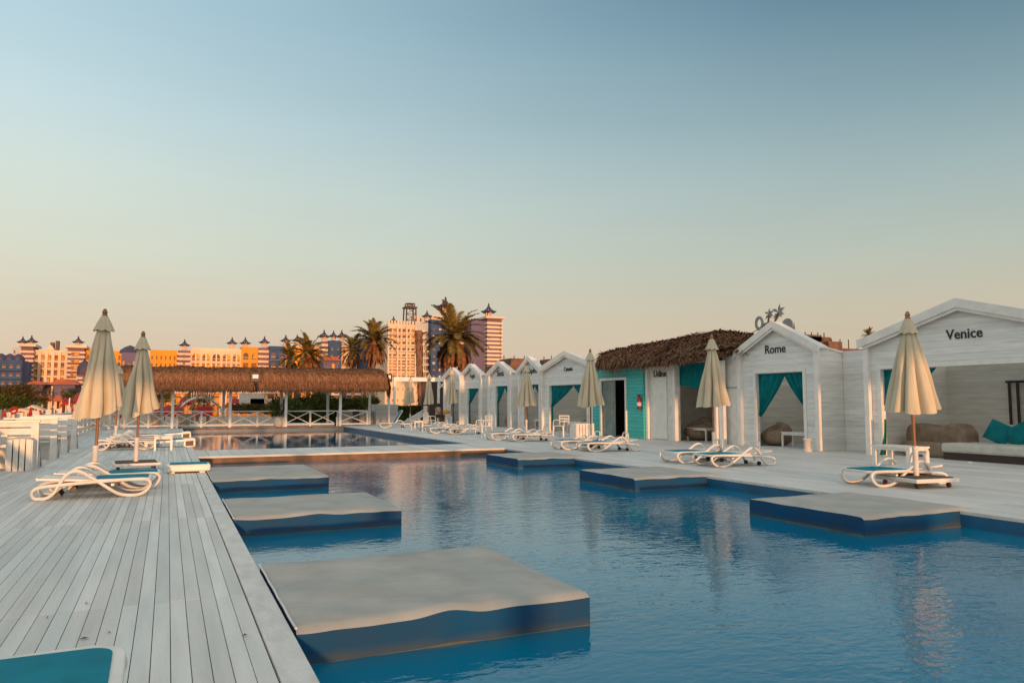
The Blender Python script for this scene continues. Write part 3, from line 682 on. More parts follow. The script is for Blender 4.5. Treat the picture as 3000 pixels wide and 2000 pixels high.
# ------------------------------------------------------------------ cabins
def sign_text(txt, X, yc, zc, size, parent):
    cu = bpy.data.curves.new('sign_text', 'FONT'); cu.body = txt; cu.size = size; cu.extrude = .008; cu.offset = .004
    cu.align_x = 'CENTER'; cu.align_y = 'CENTER'; cu.resolution_u = 3
    tmp = bpy.data.objects.new('tmp', cu); me = bpy.data.meshes.new_from_object(tmp)
    bpy.data.objects.remove(tmp); me.materials.clear(); me.materials.append(M['letters'])
    o = bpy.data.objects.new('sign_letters', me); col.objects.link(o); o.parent = parent
    o.location = (X, yc, zc); o.rotation_euler = (R_(90), 0, R_(-90)); return o
def curtain(X, ya, yb, ztop, zbot, label, full=False, tie=.55, mt='curtain', tail=True, drop=.6):
    """cloth hung from ya (jamb side) to yb (free side), swept back to the jamb"""
    t = thing('curtain', label, 'curtain', (X, ya, 0), 0, 'teal curtains in the cabin doorways')
    W = yb-ya; Hh = ztop-zbot
    def f(u, v):
        if full: y = u*W; z = ztop - v*(Hh*(.75+.25*u)); 
        else:
            if v < tie: k = 1-(v/tie)**1.25; wv = max(.09*1.0, abs(W)*k)
            else: wv = .09 + (.14*(v-tie)/(1-tie)) if tail else .02
            y = math.copysign(wv, W)*u; z = ztop - v*Hh - .12*u*(1-abs(2*v-1))*(1 if v < tie else 0)
        return (.035*math.sin(u*22+v*2)*(1-.5*v)+.01*math.sin(u*51), y, z)
    vmax = 1 if (tail or full) else tie
    m = MB(); m.open = True; m.grid(lambda u, v: f(u, v*vmax), 48, 30); m.build('cloth', M[mt], t, True)
    MB().tube([(0,0,ztop+.015),(0,W,ztop+.015)], .012, 6).build('rail', M['metal'], t)
    return t
def cabin(txt, X, y0, y1, eave, apex, o0, o1, oz, depth=2.7, tsize=.3, ty=None, tzv=None, label=''):
    """front wall on plane X facing the pool, from y0 (near) to y1 (far); doorway o0..o1 up to oz"""
    t = thing('beach_cabin', label, 'cabin', (X, (y0+y1)/2, 0), 0, 'white gabled beach cabins along the pool deck')
    yc = (y0+y1)/2; a, b, c, d = y0-yc, y1-yc, o0-yc, o1-yc; th = .12
    m = MB(); 
    m.prism([(a,0),(c,0),(c,oz),(d,oz),(d,0),(b,0),(b,eave),(0,apex),(a,eave)], 'x', 0, th)
    m.build('front_wall', M['siding'], t)
    ef, eb = eave-.02, eave-.02-.17*depth
    for (q0, q1, mt) in ((b-.08, b, 'siding_in'), (a, a+.08, 'siding')): MB().prism([(th,0),(depth,0),(depth,eb),(th,ef)], 'y', q0, q1).build('side_wall', M[mt], t)
    MB().box(depth-.1, depth-.002, a+.082, b-.082, 0, eb-.002).build('back_wall', M['siding_in'], t)
    rm = MB(); nsl = int(depth/.30)
    for k in range(nsl):
        x = th+.08+k*.30; z = ef+.02-.17*(x-th); rm.box(x, x+.10, a-.03, b+.03, z, z+.035)
    rm.build('slatted_roof', M['white_trim'], t)
    MB().prism([(th+.002,ef+.004),(depth,eb+.004),(depth,eb+.06),(th+.002,ef+.06)], 'y', a-.035, a-.03+.0).build('eave_board', M['white_trim'], t)
    for y in (a, b):
        s = -1 if y == a else 1; yy0, yy1 = (y-.02, y+.13) if s < 0 else (y-.13, y+.02)
        MB().box(-.125, -.002, yy0, yy1, 0, eave-.01).build('corner_post', M['white_trim'], t, bevel=.004)
    # door casing
    cs = MB().box(-.03,-.002,c-.11,c-.0,0,oz+.11).box(-.03,-.002,d,d+.11,0,oz+.11).box(-.03,-.002,c+.001,d-.001,oz,oz+.11)
    cs.build('door_casing', M['white_trim'], t)
    # roof slabs with bargeboards
    sl = (apex-eave)/(b); ov = .14
    for s in (-1, 1):
        e = s*(b+ov); ze = eave-sl*ov
        MB().prism([(0,apex+.03),(e,ze+.03),(e,ze+.09),(0,apex+.09)], 'x', -.16, th+.04).build('gable_cap', M['white_trim'], t)
        bb = MB().prism([(0,apex-.10),(e,ze-.10),(e,ze+.115),(0,apex+.115)], 'x', -.20, -.162); bb.build('bargeboard', M['white_trim'], t)
        MB().prism([(s*.0,apex-.18),(s*(b-.0),eave-.18),(s*(b),eave-.03),(0,apex-.03)], 'x', -.155, -.127).build('gable_trim', M['white_trim'], t)
    if txt: sign_text(txt, -.012, (ty if ty is not None else yc)-yc, tzv, tsize, t)
    return t
def px_cabin(txt, X, pl, pr, pa, po0, po1, ph, label, tp=None, tsize=.3, depth=2.7, right=None):
    y1 = GX(pl, 1270, X)[0]
    ya, za = GX(pa[0], pa[1], X)
    y0 = GX(pr, 1270, X)[0] if pr else 2*ya-y1
    o1 = GX(po0, 1270, X)[0]; o0 = GX(po1, 1270, X)[0] if po1 else 2*ya-o1
    oz = GX(po0, ph, X)[1]
    ty, tzz = GX(tp[0], tp[1], X) if tp else (None, None)
    print('cabin', txt, X, round(y0,2), round(y1,2), 'apex', round(za,2), 'open', round(o0,2), round(o1,2), round(oz,2), tzz)
    return cabin(txt, X, y0, y1, right or 2.98, za, o0, o1, oz, depth, tsize, ty, tzz, label), (y0, y1, o0, o1, oz, X)
C = {}
_, C['ven'] = px_cabin('Venice', 17.1, 2547, None, (2814,888), 2588, None, 1081, 'largest white gabled cabin with the name Venice at the right edge', (2825,978), .33, 3.2)
_, C['rom'] = px_cabin('Rome', 17.1, 2172, 2409, (2269,951), 2219, 2358, 1094, 'white gabled cabin with the name Rome and teal curtains tied to both sides', (2271,1023), .37, 3.0)
_, C['cat'] = px_cabin('Catania', 16.7, 1591, None, (1662,1035), 1611, None, 1129, 'wide white gabled cabin with the name Catania and one big swept curtain', (1665,1081), .27)
_, C['nap'] = px_cabin('Naples', 16.9, None or 1524, 1588, (1556,1048), 1536, 1583, 1127, 'white gabled cabin with the name Naples half hidden by a folded parasol', (1559,1086), .40)
_, C['sie'] = px_cabin('Siena', 16.9, 1434, 1502, (1465,1063), 1453, 1488, 1131, 'white gabled cabin with the name Siena and a narrow doorway', (1466,1094), .46)
_, C['fog'] = px_cabin('Foggia', 16.9, 1353, 1414, (1381,1070), 1370, 1403, 1138, 'narrow white gabled cabin with the faint name Foggia', (1384,1101), .34)
_, C['far'] = px_cabin('', 16.7, 1303, 1351, (1329,1080), 1322, 1346, 1141, 'farthest white gabled cabin behind a folded parasol')
def seg_wall(x, y0, y1, h, label, m='siding', zb=0):
    o = MB().box(0, .1, 0, y1-y0, zb, h).build('linking_wall', M[m]); o.location = (x, y0, 0)
    return tag(o, label, 'wall', 'white board walls linking the cabins')
seg_wall(18.0, C['ven'][1]+.01, C['rom'][0]-.01, 2.88, 'white board wall set back between the Rome and Venice cabins')
seg_wall(17.75, C['nap'][1]+.01, C['sie'][0]-.01, 2.7, 'white board wall set back between the Siena and Naples cabins')
seg_wall(17.75, C['sie'][1]+.01, C['fog'][0]-.01, 2.7, 'white board wall set back between the Foggia and Siena cabins')
seg_wall(17.75, C['fog'][1]+.01, C['far'][0]-.01, 2.7, 'white board wall set back behind the farthest cabin')
def cur(k, side, frac, lab, **kw):
    y0, y1, o0, o1, oz, X = C[k]; W = o1-o0
    if side == 'L': return curtain(X+.09, o1-.01, o1-W*frac, oz-.02, .03, lab, **kw)
    return curtain(X+.09, o0+.01, o0+W*frac, oz-.02, .03, lab, **kw)
cur('rom', 'L', .60, 'teal curtain swept to the left jamb of the Rome doorway', tie=.58, tail=False)
cur('rom', 'R', .44, 'teal curtain swept to the right jamb of the Rome doorway', tie=.44, tail=False)
cur('cat', 'L', .62, 'big teal curtain swept to the left jamb of the Catania doorway', tie=.44)
cur('cat', 'R', .40, 'teal curtain at the right jamb of the Catania doorway, behind the parasol', tie=.34)
cur('sie', 'L', .66, 'teal curtain gathered at the left of the Siena doorway', tie=.42)
cur('sie', 'R', .42, 'teal curtain corner at the right of the Siena doorway', tie=.25, tail=False)
cur('fog', 'L', .80, 'teal curtain gathered at the left of the Foggia doorway', tie=.42)
cur('fog', 'R', .30, 'teal curtain corner at the right of the Foggia doorway', tie=.25, tail=False)
cur('nap', 'L', .60, 'teal curtain hanging beside the parasol in the Naples doorway', tie=.40)
cur('nap', 'R', .45, 'teal curtain corner at the right of the Naples doorway', tie=.30, tail=False)
cur('far', 'L', .50, 'teal curtain in the doorway of the farthest cabin', tie=.5)
y0,y1,o0,o1,oz,X = C['ven']
curtain(X+.09, o1-.01, o1-1.5, oz-.02, .02, 'teal curtain behind the big parasol at the left of the Venice opening', tie=.40, tail=False)
curtain(X+.09, 9.35, 10.15, oz-.02, .02, 'teal curtain corner at the right edge of the Venice opening', tie=.32, tail=False)
t = thing('curtain_tail', 'green lower end of a curtain hanging at the left post of the Venice cabin', 'curtain', (X-.02, o1-.10, 0))
m = MB(); m.open = True; m.grid(lambda u, v: (.03*math.sin(u*9)-.05, (u-.5)*(.03+.17*v**1.5)+.11*v*v-.02, .95-.93*v), 16, 16); m.build('cloth', M['green_cloth'], t, True)

# furniture inside the cabins
def beanbag(x, y, r, h, lab, rz=0):
    t = thing('beanbag', lab, 'beanbag', (x, y, 0), rz, 'brown beanbags inside the cabins')
    m = MB(); m.open = True
    def f(u, v):
        a = 2*math.pi*u; b = math.pi*v
        k = 1+.10*noise.noise(Vector((math.cos(a)*1.5, math.sin(a)*1.5, v*3+x)))
        z = h*(.5-.5*math.cos(math.pi*(1-v)))*(1+.22*math.cos(a)*(1-v))
        return (r*k*math.sin(b)**.6*math.cos(a), r*k*math.sin(b)**.6*math.sin(a), max(z,.005))
    m.grid(f, 36, 18); m.build('body', M['beanbag'], t, True); MB().tube([(r*.3,-.05,h*1.08),(r*.3,.0,h*1.14),(r*.3,.05,h*1.08)], .012, 6).build('handle', M['beanbag'], t)
    return t
beanbag(18.0, 18.6, .48, .62, 'brown beanbag beside the table in the Rome cabin')
beanbag(17.9, 22.3, .60, .70, 'wide brown beanbag behind the table in the Udine cabin')
beanbag(17.9, 30.1, .6, .68, 'brown beanbag behind the long table in the Catania cabin')
beanbag(17.7, 34.4, .5, .7, 'brown beanbag behind the table in the Naples cabin')
beanbag(17.6, 38.2, .5, .85, 'brown beanbag in the Siena doorway')
t = thing('daybed', 'wide cream daybed on a dark brown base inside the Venice cabin', 'daybed', (17.35, 8.4, 0))
MB().box(.06, 2.3, 0, 4.05, .0, .17).build('base', M['darkwood'], t)
MB().box(.0, 2.3, -.02, 4.08, .172, .40).build('mattress', M['cushion'], t, bevel=.06)
for (x, y, rx, lab) in [(18.35, GX(2926,1283,18.35)[0], 22, 'left teal cushion leaning on the Venice daybed'), (18.35, GX(2993,1290,18.35)[0], -28, 'right teal cushion on the Venice daybed, cut by the photo edge')]:
    m = MB(); m.open = True
    m.grid(lambda u, v: (-.10*(math.sin(math.pi*u)*math.sin(math.pi*v))**.5, (u-.5)*.62, (v-.5)*.5), 14, 14)
    m.grid(lambda u, v: (.10*(math.sin(math.pi*u)*math.sin(math.pi*v))**.5, (u-.5)*.62, (v-.5)*.5), 14, 14)
    o = m.build('cushion', M['cushteal'], None, True); o.location = (x, y, .66); o.rotation_euler = (R_(rx), R_(18), 0); tag(o, lab, 'cushion', 'teal cushions on the daybed')
for (y, lab) in [(10.85, 'cream bolster at the back of the Venice daybed')]:
    o = MB().box(-.12,.12,-1.2,1.2,-.20,.22).build('bolster', M['cushion'], None, False, .08); o.location = (18.8, y, .62); o.rotation_euler = (0,R_(12),0); tag(o, lab, 'cushion')
wy, wz = GX(2947,1115,20.15); wz2 = GX(2965,1262,20.15)[1]
t = thing('wall_slats', 'dark wooden slat rack hanging on the inner wall of the Venice cabin', 'wall rack', (20.15, wy, 0))
MB().box(-.03, 0, -1.4, 0, wz-.06, wz).build('top_bar', M['darkwood'], t)
for k in range(6): MB().box(-.07, -.031, -.14-k*.21, -.08-k*.21, wz2, wz-.01).build('slat', M['darkwood'], t)
t = thing('beanbag', 'large brown beanbag chair behind the slatted table in the Venice cabin', 'beanbag', (18.0, 13.1, 0), 0, 'brown beanbags inside the cabins')
m = MB(); m.prism([(-.85,0),(.85,0),(.86,.55),(.80,.78),(.6,.84),(.2,.80),(-.1,.74),(-.4,.86),(-.68,.84),(-.84,.62)], 'x', 0, .55); m.build('body', M['beanbag'], t, True, .08)
MB().box(-.35, -.02, -.75, .75, .0, .38).build('seat', M['beanbag'], t, bevel=.08)
for (x, y0_, y1_, k, lab) in [(17.5, 16.0, 17.3, 'rom', 'low white bench on a dark base inside the Rome cabin')]:
    t = thing('low_bench', lab, 'bench', (18.6, 16.0, 0)); MB().box(0,.7,0,1.9,0,.14).build('base', M['darkwood'], t); MB().box(-.02,.72,-.02,1.92,.142,.34).build('mattress', M['cushion'], t, bevel=.04)

# turquoise hut with glass door, Udine cabin
X = 16.55
tl = GX(1735,1270,X)[0]; td0 = GX(1765,1285,X)[0]; td1 = GX(1835,1284,X)[0]; tr = GX(1886,1284,X)[0]
t = thing('turquoise_hut', 'turquoise boarded hut with a glass door and white frame under the shaggy thatch', 'hut', (X, tr, 0))
Wt = C['cat'][0]-tr; a, b = td1-tr, td0-tr
dz = GX(1835,1112,X)[1]
MB().prism([(0,0),(a,0),(a,dz),(b,dz),(b,0),(Wt,0),(Wt,2.9),(0,2.9)], 'x', 0, .1).build('front_wall', M['turq'], t)
MB().box(-.06,.02,a-.08,a,0,dz+.1).box(-.06,.02,b,b+.10,0,dz+.1).box(-.06,.02,a+.001,b-.001,dz,dz+.1).build('door_frame', M['white_trim'], t)
mid = a+(b-a)*.46
MB().box(.03,.05,mid,b-.002,.02,dz-.002).build('glass_door', M['glassdoor'], t)
MB().tube([(-.01,mid+.16,.95),(-.01,mid+.16,1.45)], .014, 8).build('door_handle', M['metal'], t, True)
MB().box(.9,1.0,-.1,Wt,0,2.8).build('inner_wall', M['darkwood'], t)
t = thing('fire_extinguisher', 'red fire extinguisher hanging at the right end of the turquoise wall', 'fire extinguisher', (X-.10, tr+.13, 1.12))
MB().lathe([(.07,.0),(.085,.02),(.085,.40),(.06,.47),(.03,.5)], 16).build('cylinder', M['red'], t, True)
MB().lathe([(.088,.13),(.088,.27)], 16).build('label_band', M['white_trim'], t, True)
MB().box(-.03,.03,-.03,.07,.50,.56).tube([(0,.05,.52),(0,.13,.42),(0,.12,.1)], .012, 6).build('valve', M['black'], t)
MB().lathe([(.088,.0),(.088,.05)], 16).build('foot_ring', M['black'], t, True)
X = 16.75
ul = tr-.02; up1 = GX(1977,1285,X)[0]; uo1 = GX(1987,1285,X)[0]; uo0 = GX(2098,1290,X)[0]; ur = C['rom'][1]+.02
t = thing('beach_cabin', 'white cabin with the name Udine on a closed panel and a wide opening under thatch', 'cabin', (X, ur, 0))
W = ul-ur; oz = 2.78
def yy(v): return v-ur
MB().box(0, .12, yy(uo1), W, 0, 2.92).build('front_wall', M['white_paint'], t)
MB().box(-.12, -.001, W-.14, W, 0, 2.85).build('corner_post', M['white_trim'], t, bevel=.004)
MB().box(-.12, -.001, yy(uo1), yy(uo1)+.14, 0, 2.85).build('corner_post', M['white_trim'], t, bevel=.004)
MB().box(-.10, .02, yy(uo0)-.16, yy(uo0), 0, oz).box(-.02,.1,yy(uo0)-.42,yy(uo0)-.20,0,oz).build('right_post', M['white_trim'], t, bevel=.004)
MB().box(-.03, .10, yy(uo0)-.01, yy(uo1)-.002, oz, oz+.08).build('header', M['white_trim'], t)
pd0, pd1 = GX(1957,1285,X)[0], GX(1916,1285,X)[0]
MB().box(-.04, -.002, yy(pd0), yy(pd1), .03, 2.33).build('door_panel', M['white_trim'], t, bevel=.006)
MB().box(.25, .33, 0, yy(uo0)-.1, 0, 2.95).build('side_panel', M['white_paint'], t)
MB().box(.22,.249,0,yy(uo0)-.1,1.86,1.89).build('panel_strip', M['metal'], t)
MB().box(2.4, 2.5, 0, W, 0, 3.0).build('back_wall', M['cushion'], t)
MB().box(.12, 2.4, W-.5, W-.42, 0, 3.0).build('side_wall', M['cushion'], t)
ty, tz_ = GX(1934,1095,X); sign_text('Udine', -.014, yy(ty), tz_, .34, t)
curtain(X+.08, uo1-.01, uo0+.02, oz-.01, 1.75, 'wide teal cloth hung across the top of the Udine opening behind a parasol', full=True)

# shaggy hip roof over the turquoise hut and Udine
t = thing('thatched_roof', 'shaggy dark thatched roof rising over the turquoise hut and the Udine cabin', 'roof', (0,0,0))
def P3(px, py, X): y, z = GX(px, py, X); return Vector((X, y, z))
hem = [P3(1752,1070,16.2), P3(1850,1062,16.25), P3(1930,1056,16.3), P3(2030,1049,16.35), P3(2105,1032,16.6), P3(2185,1018,17.3)]
ridge = [P3(1768,1044,17.0), P3(1850,1020,18.0), P3(1960,1000,19.2), P3(2075,978,19.8), P3(2130,975,20.0), P3(2215,990,20.0)]
def lerp_list(L_, u):
    k = u*(len(L_)-1); i = min(int(k), len(L_)-2); return L_[i].lerp(L_[i+1], k-i)
def rs(u, v):
    h, r = lerp_list(hem, u), lerp_list(ridge, u)
    p = h.lerp(r, v); p.z += .16*math.sin(math.pi*min(1, v*1.0)) + .07*noise.noise(Vector((p.y*1.5, p.x*1.5, 2)))
    if v < .02: p.z -= .06
    return p
m = MB(); m.open = True; m.grid(rs, 60, 20)
m.grid(lambda u, v: rs(u, 1) + Vector((2.5*v, 0, -1.0*v*v-.2*v)), 60, 5)
m.grid(lambda u, v: rs(u, 0) + Vector((1.2*v, 0, -.05)), 60, 2)
m.build('thatch_body', M['thatch2'], t, True)
def rf(u, v):
    v *= 1.0; p = rs(u, v); q = rs(u, min(1, v+.04)) if v < .95 else p+Vector((.1,0,.02))
    d = (p-q).normalized(); s = (rs(min(1,u+.02), v)-rs(max(0,u-.02), v)).normalized(); nn = s.cross(d).normalized()
    if nn.z < 0: nn = -nn
    return p, d, nn
m = MB(); m.open = True; blade_field(m, rf, 9000, .55, .05, random.Random(8), .10, .5)
blade_field(m, lambda u, v: (rs(u, .0)+Vector((.0,0,.05)), Vector((-.15,0,-1)).normalized(), Vector((-1,0,0))), 2500, .20, .05, random.Random(9), .12, .5)
m.build('thatch_fringe', M['thatch2'], t)

# metal palm sign on the roof behind the Rome gable
XS = 19.5
t = thing('roof_sign', 'weathered metal sign with two palm cut-outs, a ring and a disc above the Rome roof', 'sign', (XS, 0, 0))
def SG(px, py): y, z = GX(px, py, XS); return y, z
cy, cz = SG(2223,947); m = MB(); n = 28; vs = []; fs = []
for k in range(n):
    a = 2*math.pi*k/n
    for r in (.24, .14):
        for x in (0, .05): vs.append((x, cy+r*.85*math.cos(a), cz+r*1.1*math.sin(a)))
for k in range(n):
    i, j = k*4, ((k+1) % n)*4
    fs += [(i, j, j+1, i+1), (i+2, i+3, j+3, j+2), (i, i+2, j+2, j), (i+1, j+1, j+3, i+3)]
m.add(vs, fs); m.build('ring', M['signface'], t)
cy, cz = SG(2306,955)
MB().prism([(cy+.26*math.cos(2*math.pi*k/24), cz+.27*math.sin(2*math.pi*k/24)) for k in range(24)], 'x', 0, .05).build('disc', M['signface'], t)
cy, cz = SG(2240,955)
MB().prism([SG(*p) for p in [(2215,975),(2222,958),(2236,945),(2252,942),(2266,948),(2270,962),(2262,975)]], 'x', .07, .1).build('backing_plate', M['signface'], t)
for (bx, by, tx, ty2, ti, s) in [(2251,958,2254,922,(2254,903),.8), (2266,955,2282,916,(2285,890),1.1)]:
    b0, b1 = SG(bx, by), SG(tx, ty2); MB().bar((-.02,)+b0, (-.02,)+b1, .05, .05).build('palm_trunk', M['rust'], t)
    m = MB(); tp = SG(*ti)
    for ang, ln in [(None,0),(150,.30),(200,.26),(25,.32),(-35,.30),(235,.2),(-70,.24)]:
        if ang is None: q = tp
        else: q = (b1[0]+math.cos(R_(ang))*ln*s*1.0, b1[1]+math.sin(R_(ang))*ln*s)
        d = Vector((q[0]-b1[0], q[1]-b1[1])); pn = Vector((-d.y, d.x)).normalized()*.05*s
        mid2 = (b1[0]+d.x*.5, b1[1]+d.y*.5+(.03 if ang is not None else 0))
        m.prism([b1, (mid2[0]+pn.x, mid2[1]+pn.y), q, (mid2[0]-pn.x, mid2[1]-pn.y)], 'x', -.02-.004*(ang or 0)/100, .01+.003*(ang or 0)/100)
    m.build('palm_fronds', M['signface'], t)
fr = MB(); a_ = SG(2232,956); fr.bar((.02,)+a_, (.02,)+SG(2268,948), .03, .03); fr.bar((.02,)+SG(2232,974), (.02,)+a_, .03, .03)
fr.bar((.03,)+SG(2180,985), (.03,)+SG(2240,955), .02, .02)
fr2 = MB().bar((.06,)+SG(2290,962), (.06,)+SG(2322,947), .03, .03).bar((.06,)+SG(2319,948), (.06,)+SG(2324,985), .07, .07); fr2.build('disc_support', M['rust'], t)
fr.build('frame', M['rust'], t)

# ------------------------------------------------------------------ props at the far end of the pool
def atY(px0, px1, pyt, pyb, Y): 
    x0, zt = GY(px0, pyt, Y); x1, _ = GY(px1, pyt, Y); _, zb = GY((px0+px1)/2, pyb, Y); return x0, x1, zt, zb
x0, x1, zt, zb = atY(1180, 1098, 1197, 1243, 47.9); x0, _ = GY(992, 1200, 47.9)[0], 0
t = thing('bar_counter', 'pale grey bar counter with a curved top behind the right end of the back pool', 'counter', (x0, 47.9, 0)); W = x1-x0
MB().box(0, W, 0, .6, 0, .78).build('body', M['greyw'], t)
MB().prism([(0-.1,.80),(W*.25,.86),(W*.5,.90),(W*.8,.86),(W+.1,.80),(W+.1,.74),(-.1,.74)], 'y', -.12, .7).build('counter_top', M['pot'], t)
m = MB().box(W*.62,W*.78,-.02,-.001,.1,.5).box(W*.82,W*.9,-.02,-.001,.15,.55); m.build('front_panel', M['pink'], t)
x, _ = GY(1039, 1238, 46.9)
t = thing('trash_bin', 'tall black bin with a pale emblem standing before the bar counter', 'bin', (x, 46.6, 0))
MB().box(-.19,.19,-.15,.15,.0,.80).build('body', M['black'], t, bevel=.02); MB().box(-.205,.205,-.165,.165,.801,.85).build('lid', M['black'], t, bevel=.01)
MB().lathe([(.001,.0),(.05,.0),(.02,.16),(.035,.26),(.001,.34)], 8, (.03,-.16,.28)).build('emblem', M['metal'], t)
x0, x1, zt, zb = atY(1102, 1166, 1186, 1244, 47.2)
t = thing('equipment_box', 'grey boarded box between the thatched pergola and the hedge', 'cabinet', (x0, 47.2, 0))
MB().box(0, x1-x0, 0, 1.2, 0, 1.2).build('body', M['greyw'], t); MB().box(-.03, x1-x0+.03, -.03, 1.23, 1.201, 1.24).build('lid', M['white_paint'], t)
MB().box(-.02,x1-x0+.02,-.015,-.001,.3,.32).box(-.02,x1-x0+.02,-.015,-.001,.62,.64).box(-.02,x1-x0+.02,-.015,-.001,.92,.94).build('batten', M['metal'], t)
# flood lights
def flood(px, py, Y, lab, pole=True):
    x, z = GY(px, py, Y); t = thing('flood_light', lab, 'flood light', (x, Y, 0), 0, 'black flood lights by the pergola')
    MB().box(-.25,.25,-.06,.06,z-.26,z+.24).build('housing', M['black'], t, bevel=.02); MB().box(-.15,.15,-.075,-.061,z-.06,z+.15).build('lens', M['white_trim'], t)
    m = MB().bar((0,.02,z-.2),(.12,.05,z-.75),.16,.12)
    m.build('bracket', M['black'], t)
    if pole: MB().box(.05,.17,.07,.19,0,z-.2).build('pole', M['white_paint'], t)
    return t
flood(748, 1105, 43.35, 'black flood light hanging against the thatch in the middle of the pergola', False)
flood(1137, 1106, 44.6, 'black flood light on a post at the right end of the pergola')
# gate beam with crossed brace, brown screen, stairs
YG = 49.0
x0, _ = GY(1153,1110,YG); x1, _ = GY(1306,1110,YG); _, zt = GY(1230,1105,YG); _, zb = GY(1230,1117,YG)
t = thing('entrance_gate', 'white entrance beam with crossed bracing behind the farthest parasols', 'gate', (x0, YG, 0)); W = x1-x0
MB().box(0, W, -.1, .1, zb, zt).build('beam', M['white_trim'], t)
for x in (.0, W*.84, W-.15): MB().box(x, x+.14, -.07, .07, 0, zb-.001).build('post', M['white_trim'], t)
q0, z0 = GY(1283,1117,YG); q1, z1 = GY(1302,1140,YG)
MB().bar((q0-x0,-.09,z0),(q1-x0,-.09,z1),.05,.06).bar((q1-x0,-.14,z0),(q0-x0,-.14,z1),.05,.06).build('brace', M['white_trim'], t)
xs, _ = GY(1236,1200,50.2); xe, _ = GY(1306,1200,50.2)
o = MB().box(0, xe-xs, 0, .15, 0, 2.9).build('brown_screen', M['darkwood']); o.location = (xs, 50.2, 0); tag(o, 'dark brown screen behind the second farthest parasol', 'screen')
t = thing('stair_rail', 'white stair railing with three slanting rails leading down to a post', 'stair railing', (0,0,0))
for k in range(3):
    a, za = GY(1178+k*10,1240+k*2,45.6); b, zb_ = GY(1243,1200+k*16,46.6); MB().bar((a,45.6,za),(b,46.6,zb_),.05,.09).build('slanting_rail', M['white_paint'], t)
a, _ = GY(1246,1240,46.6); MB().box(a-.10,a+.10,46.5,46.7,0,1.15).build('post', M['white_trim'], t)
for k in range(4):
    a, _ = GY(1185+k*15,1240,46.9); MB().box(a, a+.5, 46.75, 47.6, .0, .15+.18*k).build('step', M['white_paint'], t)

# seated person by the stairs
def person():
    px, _ = GY(1282,1240,45.8)
    t = thing('person', 'dark haired person in a pale shirt sitting by the stairs', 'person', (px, 45.8, 0), R_(-60))
    J = {'pelvis':(0,0,.55),'chest':(.02,0,.92),'neck':(.05,0,1.06),'head':(.09,0,1.17),'top':(.10,0,1.27),
         'shL':(.03,.17,1.0),'elL':(.12,.22,.78),'haL':(.34,.12,.74),'shR':(.03,-.17,1.0),'elR':(.12,-.22,.78),'haR':(.34,-.10,.70),
         'hipL':(.02,.09,.54),'knL':(.42,.12,.55),'anL':(.44,.12,.10),'toL':(.58,.13,.05),'hipR':(.02,-.09,.54),'knR':(.42,-.12,.55),'anR':(.40,-.12,.10),'toR':(.54,-.13,.05)}
    rad = dict(pelvis=.13,chest=.13,neck=.05,head=.09,top=.07,shL=.06,elL=.045,haL=.035,shR=.06,elR=.045,haR=.035,hipL=.085,knL=.06,anL=.04,toL=.03,hipR=.085,knR=.06,anR=.04,toR=.03)
    E_ = [('pelvis','chest'),('chest','neck'),('neck','head'),('head','top'),('chest','shL'),('shL','elL'),('elL','haL'),('chest','shR'),('shR','elR'),('elR','haR'),('pelvis','hipL'),('hipL','knL'),('knL','anL'),('anL','toL'),('pelvis','hipR'),('hipR','knR'),('knR','anR'),('anR','toR')]
    ks = list(J); me = bpy.data.meshes.new('body'); me.from_pydata([J[k] for k in ks], [(ks.index(a), ks.index(b)) for a, b in E_], [])
    o = bpy.data.objects.new('body', me); col.objects.link(o); o.parent = t; me.materials.append(M['skin'])
    sk = o.modifiers.new('Skin', 'SKIN'); ob = o
    if not me.skin_vertices:
        bm = bmesh.new(); bm.from_mesh(me); bm.verts.layers.skin.verify(); bm.to_mesh(me); bm.free()
    for i, k in enumerate(ks): me.skin_vertices[0].data[i].radius = (rad[k], rad[k]); me.skin_vertices[0].data[i].use_root = (k == 'pelvis')
    ss_ = o.modifiers.new('Subdivision', 'SUBSURF'); ss_.levels = 1; ss_.render_levels = 2
    MB().lathe([(.16,.50),(.175,.62),(.15,.8),(.19,.96),(.15,1.03),(.06,1.06)], 14, (.02,0,0)).build('shirt', M['shirt'], t, True)
    MB().lathe([(.01,1.31),(.07,1.305),(.115,1.26),(.122,1.2),(.10,1.12),(.02,1.14)], 12, (.065,0,0)).build('hair', M['hair'], t, True)
    for s, n_ in ((1,'L'),(-1,'R')):
        MB().tube([J['hip'+n_], J['kn'+n_], J['an'+n_]], [.105,.08,.06], 10).build('trouser_leg', M['darkwood'], t, True)
    return t
pt = person()
px_, _ = GY(1282,1240,45.8)
t = thing('stool', 'low brown stool under the seated person', 'stool', (px_-.0, 45.85, 0)); MB().box(-.2,.2,-.2,.2,.40,.44).build('seat', M['darkwood'], t)
for sx in (-.17,.17):
    for sy in (-.17,.17): MB().box(sx-.02,sx+.02,sy-.02,sy+.02,0,.40).build('leg', M['darkwood'], t)
o = MB().lathe([(.02,.0),(.20,.04),(.24,.12),(.20,.22),(.06,.27)], 14).build('orange_bundle', M['orange'], None, True); o.location = (px_+.5, 45.5, .62); tag(o, 'orange bundle held on the lap of the seated person', 'bundle')
